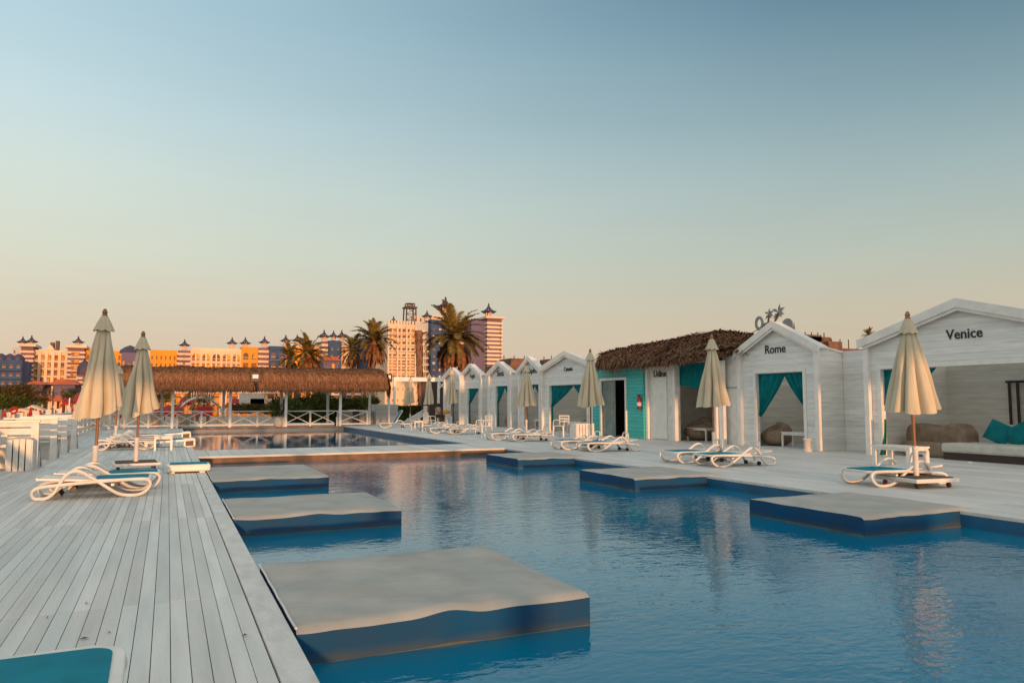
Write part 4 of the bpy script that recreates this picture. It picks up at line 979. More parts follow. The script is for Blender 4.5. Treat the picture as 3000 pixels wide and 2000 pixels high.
# potted plant in front of the pergola
def leaves(m, c, r, n, sz, rnd, flat=1.0, shell=.35):
    for _ in range(n):
        while True:
            p = Vector((rnd.uniform(-1,1), rnd.uniform(-1,1), rnd.uniform(-1,1)))
            if shell < p.length < 1: break
        p2 = Vector((c[0]+p.x*r[0], c[1]+p.y*r[1], c[2]+p.z*r[2]))
        d = Vector((rnd.uniform(-1,1), rnd.uniform(-1,1), rnd.uniform(-.6,1))).normalized(); s = d.cross(Vector((rnd.random(),rnd.random(),rnd.random()))).normalized()
        l = sz*rnd.uniform(.6,1.4); m.add([p2-s*l*.22, p2+d*l*.5-s*l*.02, p2+s*l*.22, p2+d*l], [(0,1,3),(1,2,3)])
x, _ = GY(818,1248,43.0+1.2)
t = thing('potted_plant', 'shrub in a bulky white pot between the posts behind the back pool', 'potted plant', (x, 44.55, 0))
MB().lathe([(.16,0),(.2,.03),(.30,.30),(.26,.5),(.3,.56),(.26,.56)], 16).build('pot', M['pot'], t, True)
m = MB(); m.open = True; leaves(m, (0,0,.85), (.42,.35,.34), 260, .2, random.Random(3)); m.build('foliage', M['leaf'], t)
# small bollard and white tubs by the posts
for k, (px, lab) in enumerate([(512,'short white bollard light at the left pergola post'),(823,'short white bollard light at the middle pergola post'),(979,'short white bollard light at the right pergola post')]):
    x, _ = GY(px, 1252, 43.7+.9); t = thing('bollard_light', lab, 'bollard light', (x+.1, 44.3, 0), 0, 'short white bollard lights')
    MB().lathe([(.06,0),(.06,.42),(.075,.43),(.075,.5),(.02,.53)], 12).build('post', M['white_trim'], t, True); MB().lathe([(.055,.431),(.055,.44)], 12).build('lamp', M['metal'], t)
for (px, lab) in [(455, 'round white table behind the left railing'), (540, 'white tub table right of the left pergola post')]:
    x, _ = GY(px, 1240, 48); t = thing('tub_table', lab, 'table', (x, 48, 0), 0, 'pale round tables behind the railing')
    MB().lathe([(.5,.66),(.52,.70),(.5,.72)], 20).build('table_top', M['pink'], t, True); MB().lathe([(.3,0),(.32,.3),(.40,.655)], 16).build('base', M['cream'], t, True)
# ------------------------------------------------------------------ distant hotels
def bld(name, label, cat, Y, p0, p1, pt, pb, depth, wall, group=None):
    x0, zt = GY(p0, pt, Y); x1, _ = GY(p1, pt, Y); zb = -1
    t = thing(name, label, cat, (x0, Y, zb), 0, group)
    MB().box(0, x1-x0, 0, depth, 0, zt-zb).build('wall', M[wall], t)
    t['W'] = x1-x0; t['Ht'] = zt-zb
    return t, x1-x0, zt-zb
_wm = {}
def windows(t, W, H_, cols, rows, z0, z1, ww, wh, mats, x0=0, x1=None, arch=False, face=-.06, nm='window'):
    x1 = W if x1 is None else x1; cw = (x1-x0)/cols; rh = (z1-z0)/rows
    for r in range(rows):
        for c in range(cols):
            mt = mats[(r*7+c*3+r*c) % len(mats)]
            key = (round(cw*ww,2), round(rh*wh,2), mt, arch and r == rows-1)
            if key not in _wm:
                w_, h_ = key[0], key[1]; m = MB()
                if key[3]:
                    pts = [(-w_/2,0),(w_/2,0)] + [(w_/2*math.cos(math.pi*k/8), h_*.55+h_*.45*math.sin(math.pi*k/8)) for k in range(9)]
                    m.prism(pts, 'y', 0, .12)
                else: m.box(-w_/2, w_/2, 0, .12, 0, h_)
                n0 = len(m.f); sd = 1 if len(_wm) % 2 else -1
                if mt != 'win':
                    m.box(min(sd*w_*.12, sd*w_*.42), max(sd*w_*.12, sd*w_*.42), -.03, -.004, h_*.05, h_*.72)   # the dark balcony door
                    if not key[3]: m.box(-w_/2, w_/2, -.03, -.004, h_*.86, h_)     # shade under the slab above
                n1 = len(m.f); m.box(-w_*.5, w_*.5, -.25, -.17, h_*.26, h_*.33); n2 = len(m.f)
                me_ = bpy.data.meshes.new(nm); me_.from_pydata(m.v, [], m.f)
                for q in (mt, 'win', 'bandwhite' if mt != 'winorange' else 'orange'): me_.materials.append(M[q])
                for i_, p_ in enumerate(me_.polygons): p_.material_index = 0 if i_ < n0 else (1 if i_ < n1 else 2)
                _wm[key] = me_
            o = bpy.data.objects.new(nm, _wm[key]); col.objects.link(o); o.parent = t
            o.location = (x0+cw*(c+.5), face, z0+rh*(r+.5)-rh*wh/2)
def slabs(t, W, z0, z1, rows, mt, out=.5, th=.35, x0=0, x1=None, depth=None, name='balcony_slabs', y1=-.002):
    x1 = W if x1 is None else x1; m = MB()
    for r in range(rows):
        z = z0+(z1-z0)*r/rows; m.box(x0, x1, -out, y1, z, z+th)
    m.build(name, M[mt], t)
def piers(t, W, z0, z1, cols, mt, x0=0, x1=None, w_=.3, out=.55, name='piers'):
    x1 = W if x1 is None else x1; m = MB()
    for c in range(cols+1):
        x = x0+(x1-x0)*c/cols; m.box(x-w_/2, x+w_/2, -out-.003, -.003, z0, z1)
    m.build(name, M[mt], t)
def stripes(t, W, depth, z0, z1, n, mt='bandwhite', x0=0, x1=None, frac=.5):
    x1 = W if x1 is None else x1; m = MB(); h = (z1-z0)/n
    for k in range(n): m.box(x0-.25, x1+.25, -.28, depth+.2, z0+h*k, z0+h*(k+frac))
    m.build('white_stripes', M[mt], t)
def kiosk(t, x, y, z, s):
    """roof-top pavilion: arched drum under a concave roof with upturned tips; s = roof radius"""
    m = MB(); r = s*.42
    for k in range(8):
        a = 2*math.pi*(k+.5)/8; m.bar((r*math.cos(a), r*math.sin(a), 0), (r*.9*math.cos(a), r*.9*math.sin(a), s*1.05), s*.14, s*.14)
    m.lathe([(r*1.15,0),(r*1.15,s*.22),(r*1.0,s*.25)], 8); m.lathe([(r*.62,0),(r*.62,s*.5),(r*.5,s*.75),(0.02,s*.9)], 8)
    k = m.build('kiosk', M['bandwhite'], t); k.location = (x, y, z)
    m = MB(); m.open = True
    def f(u, v):
        a = 2*math.pi*u; star = 1+.30*v*math.cos(8*a)
        rr = s*(.06+.94*v)*star*.88; zz = s*(1.95-1.27*(v**.52)) + s*.16*v**4*(math.cos(8*a)+.4)
        return (rr*math.cos(a), rr*math.sin(a), zz)
    m.grid(f, 64, 10); m.lathe([(s*.1,s*1.6),(s*.13,s*1.75),(s*.05,s*1.95)], 8)
    m.build('kiosk_roof', M['kroof'], k)
HG = 'resort hotel blocks behind the beach'
YH = 300
def up(Y, px, py): return GY(px, py, Y)
def px_kiosk(t, Y, px, ptip, pbase, dy=4):
    x, z = GY(px, pbase, Y); _, z2 = GY(px, ptip, Y); s = (z2-z)/1.95
    kiosk(t, x-t.location.x, dy, z-t.location.z, s)
# A blue block far left
t, W, Hh = bld('hotel_block', 'deep blue hotel block with rounded balconies at the far left', 'hotel', YH-25, -20, 66, 1053, 1130, 18, 'blue', HG)
windows(t, W, Hh, 4, 5, Hh*.12, Hh*.95, .5, .5, ['band','violet','win'], arch=False); slabs(t, W, Hh*.12, Hh*.95, 5, 'blue', 1.0, .7)
m = MB()
for k in range(3): m.lathe([(1.8,0),(1.7,.8),(1.1,1.6),(.3,2.1)], 10, (W*(.2+.3*k), 3, Hh))
m.build('domes', M['kroof'], t)
t, W, Hh = bld('hotel_block', 'slim grey stair tower behind the left striped tower', 'hotel', YH+20, 37, 62, 1017, 1130, 10, 'greyw', HG); windows(t, W, Hh, 1, 7, Hh*.3, Hh*.97, .35, .55, ['win'], x0=0, x1=W*.5)
t, W, Hh = bld('hotel_block', 'left maroon and white striped tower with two rooftop pavilions', 'hotel', YH, 62, 98, 1014, 1130, 12, 'band', HG)
stripes(t, W, 12, Hh*.02, Hh*.97, 13, 'pink'); windows(t, W, Hh, 1, 9, Hh*.1, Hh*.92, .25, .5, ['win'], x0=W*.2, x1=W*.45, face=-.34)
MB().box(-.8, W+.8, -.8, 12.6, Hh+.001, Hh+.8).build('cornice', M['cream'], t)
px_kiosk(t, YH, 60, 982, 1012); px_kiosk(t, YH-3, 86, 979, 1012, 1)
t, W, Hh = bld('hotel_block', 'cream hotel front with yellow balconies, sunset glow in their colour, between two striped towers', 'hotel', YH+3, 98, 196, 1024, 1130, 14, 'cream', HG)
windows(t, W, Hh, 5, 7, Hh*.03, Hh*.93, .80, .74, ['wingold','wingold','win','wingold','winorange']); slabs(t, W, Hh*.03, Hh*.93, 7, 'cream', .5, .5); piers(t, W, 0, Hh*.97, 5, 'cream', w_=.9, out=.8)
m = MB().prism([(W*.38,Hh),(W*.62,Hh),(W*.58,Hh+1.0),(W*.5,Hh+1.9),(W*.42,Hh+1.0)], 'y', -.3, .5); m.build('crest', M['cream'], t)
MB().box(W*.44,W*.55,4,7,Hh,Hh+3).box(W*.6,W*.7,4,7,Hh,Hh+3.6).build('roof_tank', M['brick'], t)
t, W, Hh = bld('hotel_block', 'second striped tower with gold windows and one pavilion left of the tall parasol', 'hotel', YH, 199, 247, 1018, 1130, 12, 'band', HG)
stripes(t, W, 12, Hh*.02, Hh*.98, 13, 'pink'); windows(t, W, Hh, 1, 8, Hh*.05, Hh*.95, .9, .6, ['wingold'], x0=W*.2, x1=W*.75, face=-.36)
MB().box(-.8, W+.8, -.8, 12.6, Hh+.001, Hh+.9).build('cornice', M['cream'], t)
px_kiosk(t, YH, 225, 981, 1013)
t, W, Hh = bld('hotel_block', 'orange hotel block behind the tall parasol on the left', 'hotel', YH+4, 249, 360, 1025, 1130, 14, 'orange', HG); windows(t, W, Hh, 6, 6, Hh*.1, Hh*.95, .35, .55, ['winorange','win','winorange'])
t, W, Hh = bld('hotel_block', 'violet domed hotel block seen between the two left parasols', 'hotel', YH-30, 356, 402, 1032, 1130, 14, 'violet', HG); windows(t, W, Hh, 3, 5, Hh*.1, Hh*.9, .45, .5, ['wingold','win'])
MB().lathe([(3.2,0),(2.9,1),(1.6,2),(.2,2.6)], 12, (W*.5,4,Hh)).build('domes', M['kroof'], t)
t, W, Hh = bld('small_pavilion', 'small white pavilion with a violet dome left of the tall parasol', 'pavilion', 200, 227, 262, 1098, 1150, 8, 'band', None)
stripes(t, W, 8, 0, Hh, 9, 'pink'); MB().lathe([(1.6,0),(1.5,2.0),(.9,3.0),(.2,3.6)], 12, (W*.45,3,Hh)).build('domes', M['kroof'], t)
# middle run
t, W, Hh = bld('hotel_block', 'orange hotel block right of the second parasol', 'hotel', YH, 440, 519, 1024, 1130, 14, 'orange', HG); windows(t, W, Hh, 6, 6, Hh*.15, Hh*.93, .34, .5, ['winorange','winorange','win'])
t, W, Hh = bld('hotel_block', 'striped tower with one pavilion between the orange and cream blocks', 'hotel', YH-2, 522, 558, 1026, 1130, 12, 'band', HG); stripes(t, W, 12, 0, Hh, 12, 'pink'); px_kiosk(t, YH-2, 541, 991, 1022)
windows(t, W, Hh, 1, 6, Hh*.3, Hh*.95, .5, .5, ['win'], x0=W*.3, x1=W*.7, face=-.34)
t, W, Hh = bld('hotel_block', 'long cream hotel front with arched top balconies and two pavilions', 'hotel', YH, 559, 708, 1018, 1130, 14, 'cream', HG)
windows(t, W, Hh, 5, 5, Hh*.1, Hh*.93, .74, .72, ['wingold','wingold','brick','wingold'], arch=True); slabs(t, W, Hh*.1, Hh*.93, 5, 'cream', .5, .45); piers(t, W, 0, Hh*.97, 10, 'cream', w_=.5, out=.7)
px_kiosk(t, YH, 682, 985, 1016); px_kiosk(t, YH, 722, 984, 1016, 5)
t, W, Hh = bld('hotel_block', 'orange hotel block with arched top balconies above the pergola', 'hotel', YH-2, 709, 757, 1015, 1130, 14, 'orange', HG); windows(t, W, Hh, 2, 5, Hh*.1, Hh*.93, .66, .66, ['winorange','win','wingold'], arch=True)
t, W, Hh = bld('hotel_block', 'striped tower with one pavilion above the flood light', 'hotel', YH-4, 759, 789, 1018, 1130, 12, 'band', HG); stripes(t, W, 12, 0, Hh, 12, 'pink'); px_kiosk(t, YH-4, 778, 982, 1014)
t, W, Hh = bld('hotel_block', 'blue hotel block with arched balconies left of the palms', 'hotel', YH-6, 790, 836, 1013, 1130, 14, 'blue', HG); windows(t, W, Hh, 2, 5, Hh*.1, Hh*.93, .6, .6, ['win','band','violet'], arch=True); slabs(t, W, Hh*.1, Hh*.93, 5, 'violet', .4, .5)
px_kiosk(t, YH-2, 839, 979, 1010, 6)
t, W, Hh = bld('hotel_block', 'orange hotel block mostly hidden behind the two left palms', 'hotel', YH, 836, 945, 1014, 1130, 14, 'orange', HG); windows(t, W, Hh, 6, 5, Hh*.1, Hh*.93, .4, .5, ['win','wingold']); px_kiosk(t, YH, 875, 977, 1008)
t, W, Hh = bld('hotel_block', 'striped tower with a pair of pavilions between the palms', 'hotel', YH-4, 944, 964, 1000, 1130, 12, 'band', HG); stripes(t, W, 12, 0, Hh, 14, 'bandwhite'); px_kiosk(t, YH-4, 955, 963, 998); px_kiosk(t, YH+6, 974, 969, 998, 8)
t, W, Hh = bld('hotel_block', 'blue hotel block with dark round windows between the palms', 'hotel', YH-6, 964, 1001, 997, 1130, 14, 'blue', HG); windows(t, W, Hh, 2, 6, Hh*.3, Hh*.93, .35, .5, ['win','violet']); px_kiosk(t, YH-3, 1004, 965, 999, 5)
t, W, Hh = bld('hotel_block', 'cream hotel block half hidden behind the middle palms', 'hotel', YH, 1001, 1060, 1004, 1130, 14, 'cream', HG); windows(t, W, Hh, 4, 6, Hh*.3, Hh*.93, .5, .5, ['win','wingold'])
t, W, Hh = bld('hotel_block', 'dark blue hotel block right behind the third palm', 'hotel', YH-8, 1060, 1136, 990, 1130, 14, 'blue', HG); windows(t, W, Hh, 4, 7, Hh*.1, Hh*.93, .35, .5, ['win']); px_kiosk(t, YH-8, 1112, 940, 986)
# red roofed house between the palms
x0, z0 = GY(948,1060,150); x1, _ = GY(992,1060,150); t = thing('red_roof_house', 'grey violet house with a terracotta roof between the palms', 'house', (x0, 150, -1))
W = x1-x0; _, ze = GY(970,1056,150); _, zr = GY(970,1045,150); ze += 1; zr += 1
MB().box(0, W, 0, 8, 0, ze).build('wall', M['violet'], t); MB().prism([(-.6,ze),(W+.6,ze),(W*.8,zr),(W*.2,zr)], 'y', -.8, 8.8).build('roof', M['redroof'], t); MB().box(W*.55,W*.72,-.1,-.01,ze-2.2,ze-.6).build('window', M['wingold'], t)
# big hotel right of centre
YB_ = 230
t, W, Hh = bld('hotel_tower', 'tall cream hotel tower with lit balconies and pavilion towers behind the bare palm trunk', 'hotel', YB_, 1137, 1216, 948, 1190, 16, 'cream')
windows(t, W, Hh, 6, 11, Hh*.14, Hh*.96, .62, .62, ['wingold','win','brick','wingold','win']); slabs(t, W, Hh*.12, Hh*.96, 12, 'bandwhite', .9, .32); piers(t, W, 0, Hh*.98, 3, 'bandwhite', w_=.45, out=.95)
px_kiosk(t, YB_, 1163, 922, 950)
m = MB()
for k in range(9): m.box(W*k/9, W*(k+.55)/9, -.1, .5, Hh, Hh+1.1)
m.build('battlement', M['cream'], t)
t, W, Hh = bld('hotel_tower', 'shaded grey wing of the tall hotel with pale balcony slabs', 'hotel', YB_+6, 1217, 1263, 941, 1190, 16, 'greyw')
windows(t, W, Hh, 3, 10, Hh*.12, Hh*.88, .8, .78, ['win','glassdoor','win']); slabs(t, W, Hh*.12, Hh*.96, 11, 'white_trim', .9, .3); piers(t, W, 0, Hh*.9, 2, 'white_trim', w_=.3, out=.95)
MB().box(W*.05,W*.4,2,6,Hh,Hh+2.2).box(W*.5,W*.62,2,5,Hh,Hh+1.4).build('roof_room', M['pink'], t)
t, W, Hh = bld('hotel_tower', 'blue hotel wing behind the big palm crown', 'hotel', YB_+3, 1263, 1334, 936, 1190, 16, 'blue')
windows(t, W, Hh, 4, 11, Hh*.1, Hh*.93, .4, .4, ['win','violet','band','bandwhite']); px_kiosk(t, YB_+3, 1262, 905, 936); px_kiosk(t, YB_+10, 1308, 868, 918, 8)
x, z = GY(1308,918,YB_+3); MB().box(x-t.location.x-3.2, x-t.location.x+3.2, 6, 14, Hh, z+1).build('turret', M['bandwhite'], t)
t, W, Hh = bld('hotel_tower', 'striped low wing of the hotel under the big palm crown', 'hotel', YB_+9, 1332, 1400, 955, 1190, 12, 'band'); stripes(t, W, 12, 0, Hh*.98, 20, 'bandwhite')
t, W, Hh = bld('hotel_tower', 'violet hotel slab with square dark windows beside the striped tower', 'hotel', YB_+2, 1380, 1428, 938, 1190, 14, 'violet'); windows(t, W, Hh, 2, 8, Hh*.2, Hh*.75, .28, .28, ['win'], x0=W*.2)
t, W, Hh = bld('hotel_tower', 'tall striped corner tower with an indigo pavilion right of the big palm', 'hotel', YB_, 1428, 1470, 932, 1190, 13, 'band')
stripes(t, W, 13, 0, Hh*.98, 22, 'bandwhite', frac=.56); windows(t, W, Hh, 1, 12, Hh*.15, Hh*.95, .18, .5, ['win'], x0=W*.75, x1=W, face=-.36)
MB().box(-.7, W+.9, -.7, 13.6, Hh+.001, Hh+.7).build('cornice', M['bandwhite'], t); px_kiosk(t, YB_, 1445, 884, 928)
# steel lattice tower on the roof
x0, z0 = GY(1190,945,YB_+8); x1, z1 = GY(1220,888,YB_+8)
t = thing('lattice_tower', 'dark steel lattice tower with a small cabin standing on the tall hotel roof', 'lattice tower', (x0, YB_+8, z0-1)); W = x1-x0; Hh = z1-z0+1
m = MB()
for (a, b) in ((0,0),(W,0),(0,W),(W,W)): m.bar((a,b,0),(a*.92+W*.04,b*.92+W*.04,Hh*.78), .35, .35)
for k in range(3):
    z = Hh*.78*k/3; z2 = Hh*.78*(k+1)/3
    m.bar((0,0,z),(W,0,z2),.16,.16); m.bar((W,-.2,z),(0,-.2,z2),.16,.16); m.bar((0,0,z2),(W,0,z2),.2,.2)
m.build('legs', M['rust'], t); MB().box(-.3, W+.3, -.3, W+.3, Hh*.78, Hh*.84).build('platform', M['rust'], t)
m = MB()
for (a, b) in ((.15,.1),(.85,.1),(.15,.9),(.85,.9)): m.bar((W*a,W*b,Hh*.84),(W*a,W*b,Hh), .3, .3)
m.box(W*.12,W*.88,W*.08,W*.92,Hh*.97,Hh); m.box(W*.2,W*.8,W*.15,W*.9,Hh*.84,Hh*.9); m.build('cabin', M['rust'], t)
# low cream building with slit windows behind the gate
t, W, Hh = bld('low_building', 'low cream building with small slit windows and an orange base behind the gate', 'building', 85, 1128, 1262, 1116, 1195, 10, 'cream')
windows(t, W, Hh, 9, 2, Hh*.40, Hh*.95, .10, .22, ['band']); MB().box(-.02, W+.02, -.06, -.003, 0, Hh*.30).build('base_band', M['orange'], t)
t, W, Hh = bld('striped_wall', 'low striped white and maroon terrace building seen under the thatch', 'building', 110, 975, 1100, 1130, 1190, 10, 'band'); stripes(t, W, 10, 0, Hh, 7, 'bandwhite')
windows(t, W, Hh, 1, 4, 0, Hh*.98, .6, .8, ['violet'], x0=0, x1=W*.12, face=-.4)
t, W, Hh = bld('terrace_building', 'low yellow beach building with a pale flat roof behind the pergola', 'building', 120, 505, 832, 1152, 1200, 10, 'orange')
windows(t, W, Hh, 12, 1, Hh*.40, Hh*.95, .76, .8, ['wingold','cream','wingold']); MB().box(-.5, W+.5, -1.0, 10.5, Hh+.001, Hh+.5).build('roof', M['pink'], t); piers(t, W, 0, Hh, 12, 'pink', w_=.35, out=.5)
MB().box(W*.42, W*.47, -.9, -.6, 0, Hh+2.8).build('chimney', M['pink'], t)
# pavilions with terracotta roofs far left
def pavilion(p0, p1, pe, pr, Y, lab):
    x0, ze = GY(p0, pe, Y); x1, _ = GY(p1, pe, Y); _, zr = GY(p0, pr, Y); W = x1-x0
    t = thing('beach_pavilion', lab, 'pavilion', (x0, Y, -1), 0, 'beach pavilions with terracotta roofs'); ze += 1; zr += 1
    MB().prism([(-.5,ze),(W+.5,ze),(W*.72,zr),(W*.28,zr)], 'y', -.6, 9.6).build('roof', M['redroof'], t)
    MB().box(.2, W-.2, 0, 9, ze-1.6, ze-.002).build('fascia', M['violet'], t)
    MB().prism([(-1.5,ze-2.4),(W+1.5,ze-2.4),(W,ze-1.6),(0,ze-1.6)], 'y', -1.6, 10.6).build('lower_roof', M['redroof'], t)
    MB().box(.5, W-.5, .5, 8.5, 0, ze-2.402).build('wall', M['orange'], t)
    for k in range(5): MB().box(k*W/4-.15+.0, k*W/4+.15, -1.2, -.9, 0, ze-2.402).build('post', M['cream'], t)
    return t
pavilion(84, 130, 1126, 1116, 130, 'smaller beach pavilion with a terracotta roof at the far left')
pavilion(150, 224, 1126, 1110, 125, 'larger beach pavilion with a terracotta roof left of the tall parasol')
# unfinished brick blocks on the skyline
def brickb(p0, p1, pt, Y, lab, parts):
    t, W, Hh = bld('unfinished_building', lab, 'building', Y, p0, p1, pt+8, 1190, 10, 'brick', 'unfinished brick buildings on the skyline')
    for (a, b, pz) in parts:
        _, z = GY(p0, pz, Y); MB().box(W*a, W*b, .5, 7, Hh+.001, z+1).build('upper_storey', M['brick'], t)
    windows(t, W, Hh, max(3,int((p1-p0)/14)), 3, Hh*.45, Hh*.97, .5, .5, ['win','brick','win'])
    for k in range(5): MB().bar((W*(.1+.2*k), 2, Hh), (W*(.1+.2*k), 2, Hh+2.2), .16, .16).build('rebar_post', M['rust'], t)
brickb(1472, 1620, 1060, 150, 'unfinished brick building on the skyline between the Siena and Catania gables', [(.18,.48,1048),(.5,.72,1053)])
brickb(1612, 1760, 1058, 160, 'unfinished concrete frame on the skyline behind the Catania gable', [(.05,.28,1050)])
brickb(2352, 2445, 990, 120, 'brick building with a flat top behind the right slope of the Rome roof', [(.1,.65,978),(.2,.95,983)])
brickb(2420, 2545, 1010, 118, 'low brick building left of the Venice gable', [(.1,.42,998)])

# ------------------------------------------------------------------ palms
def frond(m, base, az, el, ln, rnd, droop=1.0, nl=34, lw=.05, lf=.55):
    d = Vector((math.cos(az)*math.cos(el), math.sin(az)*math.cos(el), math.sin(el))); p = Vector(base); pts = [p.copy()]; dirs = [d.copy()]
    n = 14
    for i in range(n):
        d = (d + Vector((0,0,-.105*droop*(.4+i/n)))).normalized(); p = p + d*ln/n; pts.append(p.copy()); dirs.append(d.copy())
    for i in range(n):
        s = dirs[i].cross(Vector((0,0,1)))
        if s.length < .05: s = Vector((math.sin(az), -math.cos(az), 0))
        s.normalize(); w_ = .045*(1-i/n)+.008
        m.add([pts[i]-s*w_, pts[i]+s*w_, pts[i+1]+s*w_*.8, pts[i+1]-s*w_*.8], [(0,1,2,3)])
    for k in range(nl):
        f = .10+.9*k/nl; i = min(int(f*n), n-1); q = pts[i].lerp(pts[i+1], f*n-i); dd = dirs[i]
        s = dd.cross(Vector((0,0,1))); s = s.normalized() if s.length > .05 else Vector((1,0,0)); upv = s.cross(dd).normalized()
        l = lf*(math.sin(math.pi*min(1,f*.9+.08))**.6)*rnd.uniform(.8,1.15)
        for sg in (-1, 1):
            t_ = (s*sg*.75 + dd*.75 + upv*rnd.uniform(-.1,.35) + Vector((0,0,-.22*droop))).normalized()
            e = q + t_*l; wv = dd*lw*rnd.uniform(.7,1.3)
            m.add([q-wv, q+wv, e], [(0,1,2)])
def palm(px, py, rpx, pyb, Y, seed, lab, lean=0, dead=.8, live=34, thin=False):
    live = int(live*1.5)
    rnd = random.Random(seed); x, z = GY(px, py, Y); sc = rpx/F*Y*1.03; bx = x+lean
    t = thing('palm_tree', lab, 'palm tree', (bx, Y, -.7), 0, 'date palms behind the pergola'); hz_ = z+.7
    prof = []; nr = 34
    pts = [(0+(x-bx)*(k/nr)**1.5, 0, hz_*k/nr) for k in range(nr+1)]
    rr = [(.30-.08*k/nr + (.035 if k % 2 else 0) + (.10*max(0,(k-nr*.86)/(nr*.14))))*(sc/3.4) for k in range(nr+1)]
    MB().tube(pts, rr, 12).build('trunk', M['trunk'], t, True)
    m = MB(); m.open = True; c = (x-bx, 0, hz_)
    for k in range(live):
        az = rnd.uniform(0, 2*math.pi); el = R_(rnd.uniform(-5, 82)); ln = sc*rnd.uniform(.82,1.12)
        frond(m, c, az, el, ln, rnd, 1.05, 46, .075*sc/3.4, .60*sc/3.4)
    m.build('crown', M['palm'], t)
    m = MB(); m.open = True
    for k in range(int(live*dead)):
        az = rnd.uniform(0, 2*math.pi); el = R_(rnd.uniform(-65, -12)); ln = sc*rnd.uniform(.75,1.02)
        frond(m, (c[0],c[1],c[2]-.15*sc/3), az, el, ln, rnd, 1.5, 40, .08*sc/3.4, .45*sc/3.4)
    m.build('dry_fronds', M['palmdead'], t)
    m = MB(); q_ = sc/3.4; m.lathe([(.2*q_,-.9*q_),(.42*q_,-.5*q_),(.5*q_,-.1*q_),(.34*q_,.35*q_),(.05*q_,.6*q_)], 12, c); ob = m.build('crown_core', M['palmdead'], t, True)
    return t
palm(1330, 990, 118, 1190, 68, 1, 'largest date palm with a wide shaggy crown in front of the tall hotel', -.9, 1.1, 40)
palm(1096, 1000, 78, 1190, 70, 2, 'date palm with a round crown left of the tall hotel', -.2, .8)
palm(1034, 1025, 60, 1190, 78, 3, 'narrow date palm half hidden left of the round crowned one', .1, .9, 24)
palm(905, 1040, 74, 1190, 66, 4, 'wide date palm directly above the pergola thatch', 0, .8)
palm(850, 1050, 48, 1190, 80, 5, 'small orange tinted date palm at the left of the palm row', -.1, .9, 24)
# bare shaggy trunk
x, z = GY(1226, 968, 64); t = thing('palm_tree', 'bare dead palm trunk without a crown in front of the tall hotel', 'palm tree', (x+.3, 64, -.7))
MB().tube([(0,0,0),(-.05,0,2.5),(-.2,0,5),(-.3,0,z+.7)], [.26,.24,.26,.34], 12).build('trunk', M['trunk'], t, True)
m = MB(); m.open = True; rnd = random.Random(4)
for k in range(170):
    zz = rnd.uniform(1.5, z+.7); a = rnd.uniform(0, 6.28); r = .26; p = Vector((-.3*(zz/(z+.7))**2+r*math.cos(a), r*math.sin(a), zz)); e = p+Vector((math.cos(a)*.22, math.sin(a)*.22, -.5))
    s = Vector((-math.sin(a), math.cos(a), 0))*.08; m.add([p-s, p+s, e], [(0,1,2)])
m.build('leaf_stubs', M['palmdead'], t)
palm(2546, 985, 40, 1100, 60, 9, 'palm crown peeping over the left slope of the Venice roof', 0, .3, 22)
for i, (px, Y, lab) in enumerate([(1005, 62, 'palm trunk under the thatch right of the third post'), (1063, 60, 'palm trunk under the thatch near the right end'), (845, 63, 'palm trunk under the thatch left of the middle'), (866, 64, 'slim palm trunk under the thatch in the middle')]):
    x, _ = GY(px, 1180, Y); t = thing('palm_tree', lab, 'palm tree', (x, Y, -.7), 0, 'bare palm trunks under the thatch')
    MB().tube([(0,0,0),(.05,0,1.5),(.05,0,3.4),(.1,0,4.2)], [.26,.23,.22,.2], 12).build('trunk', M['trunk'], t, True)
    m = MB(); m.open = True
    for k in range(10): frond(m, (.1,0,4.2), k*.63, R_(25), 1.1, random.Random(k+i), 1.6, 18, .05, .3)
    m.build('crown', M['palm'], t)

# ------------------------------------------------------------------ shrubs, trees
def shrub(name, lab, cat, c, r, n, sz, seed, mt='leaf', clumps=6, group=None, trunk=True):
    rnd = random.Random(seed); t = thing(name, lab, cat, (c[0], c[1], -.7 if c[1] > 52 else 0), 0, group)
    m = MB(); m.open = True; base = t.location.z
    for k in range(clumps):
        p = (rnd.uniform(-1,1)*r[0]*.62, rnd.uniform(-1,1)*r[1]*.5, c[2]-base+rnd.uniform(-.55,.45)*r[2])
        f = rnd.uniform(.4,.62); leaves(m, p, (r[0]*f, r[1]*f, r[2]*f), n//clumps, sz, rnd, shell=.45)
    m.build('crown', M[mt], t)
    if trunk:
        for k in range(3):
            MB().tube([(0,0,0),(rnd.uniform(-.3,.3)*r[0],0,(c[2]-base)*.6),(rnd.uniform(-.6,.6)*r[0],0,c[2]-base)], [.12,.08,.03], 6).build('stem', M['trunk'], t)
    return t
def pxs(px, py, Y): x, z = GY(px, py, Y); return (x, Y, z)
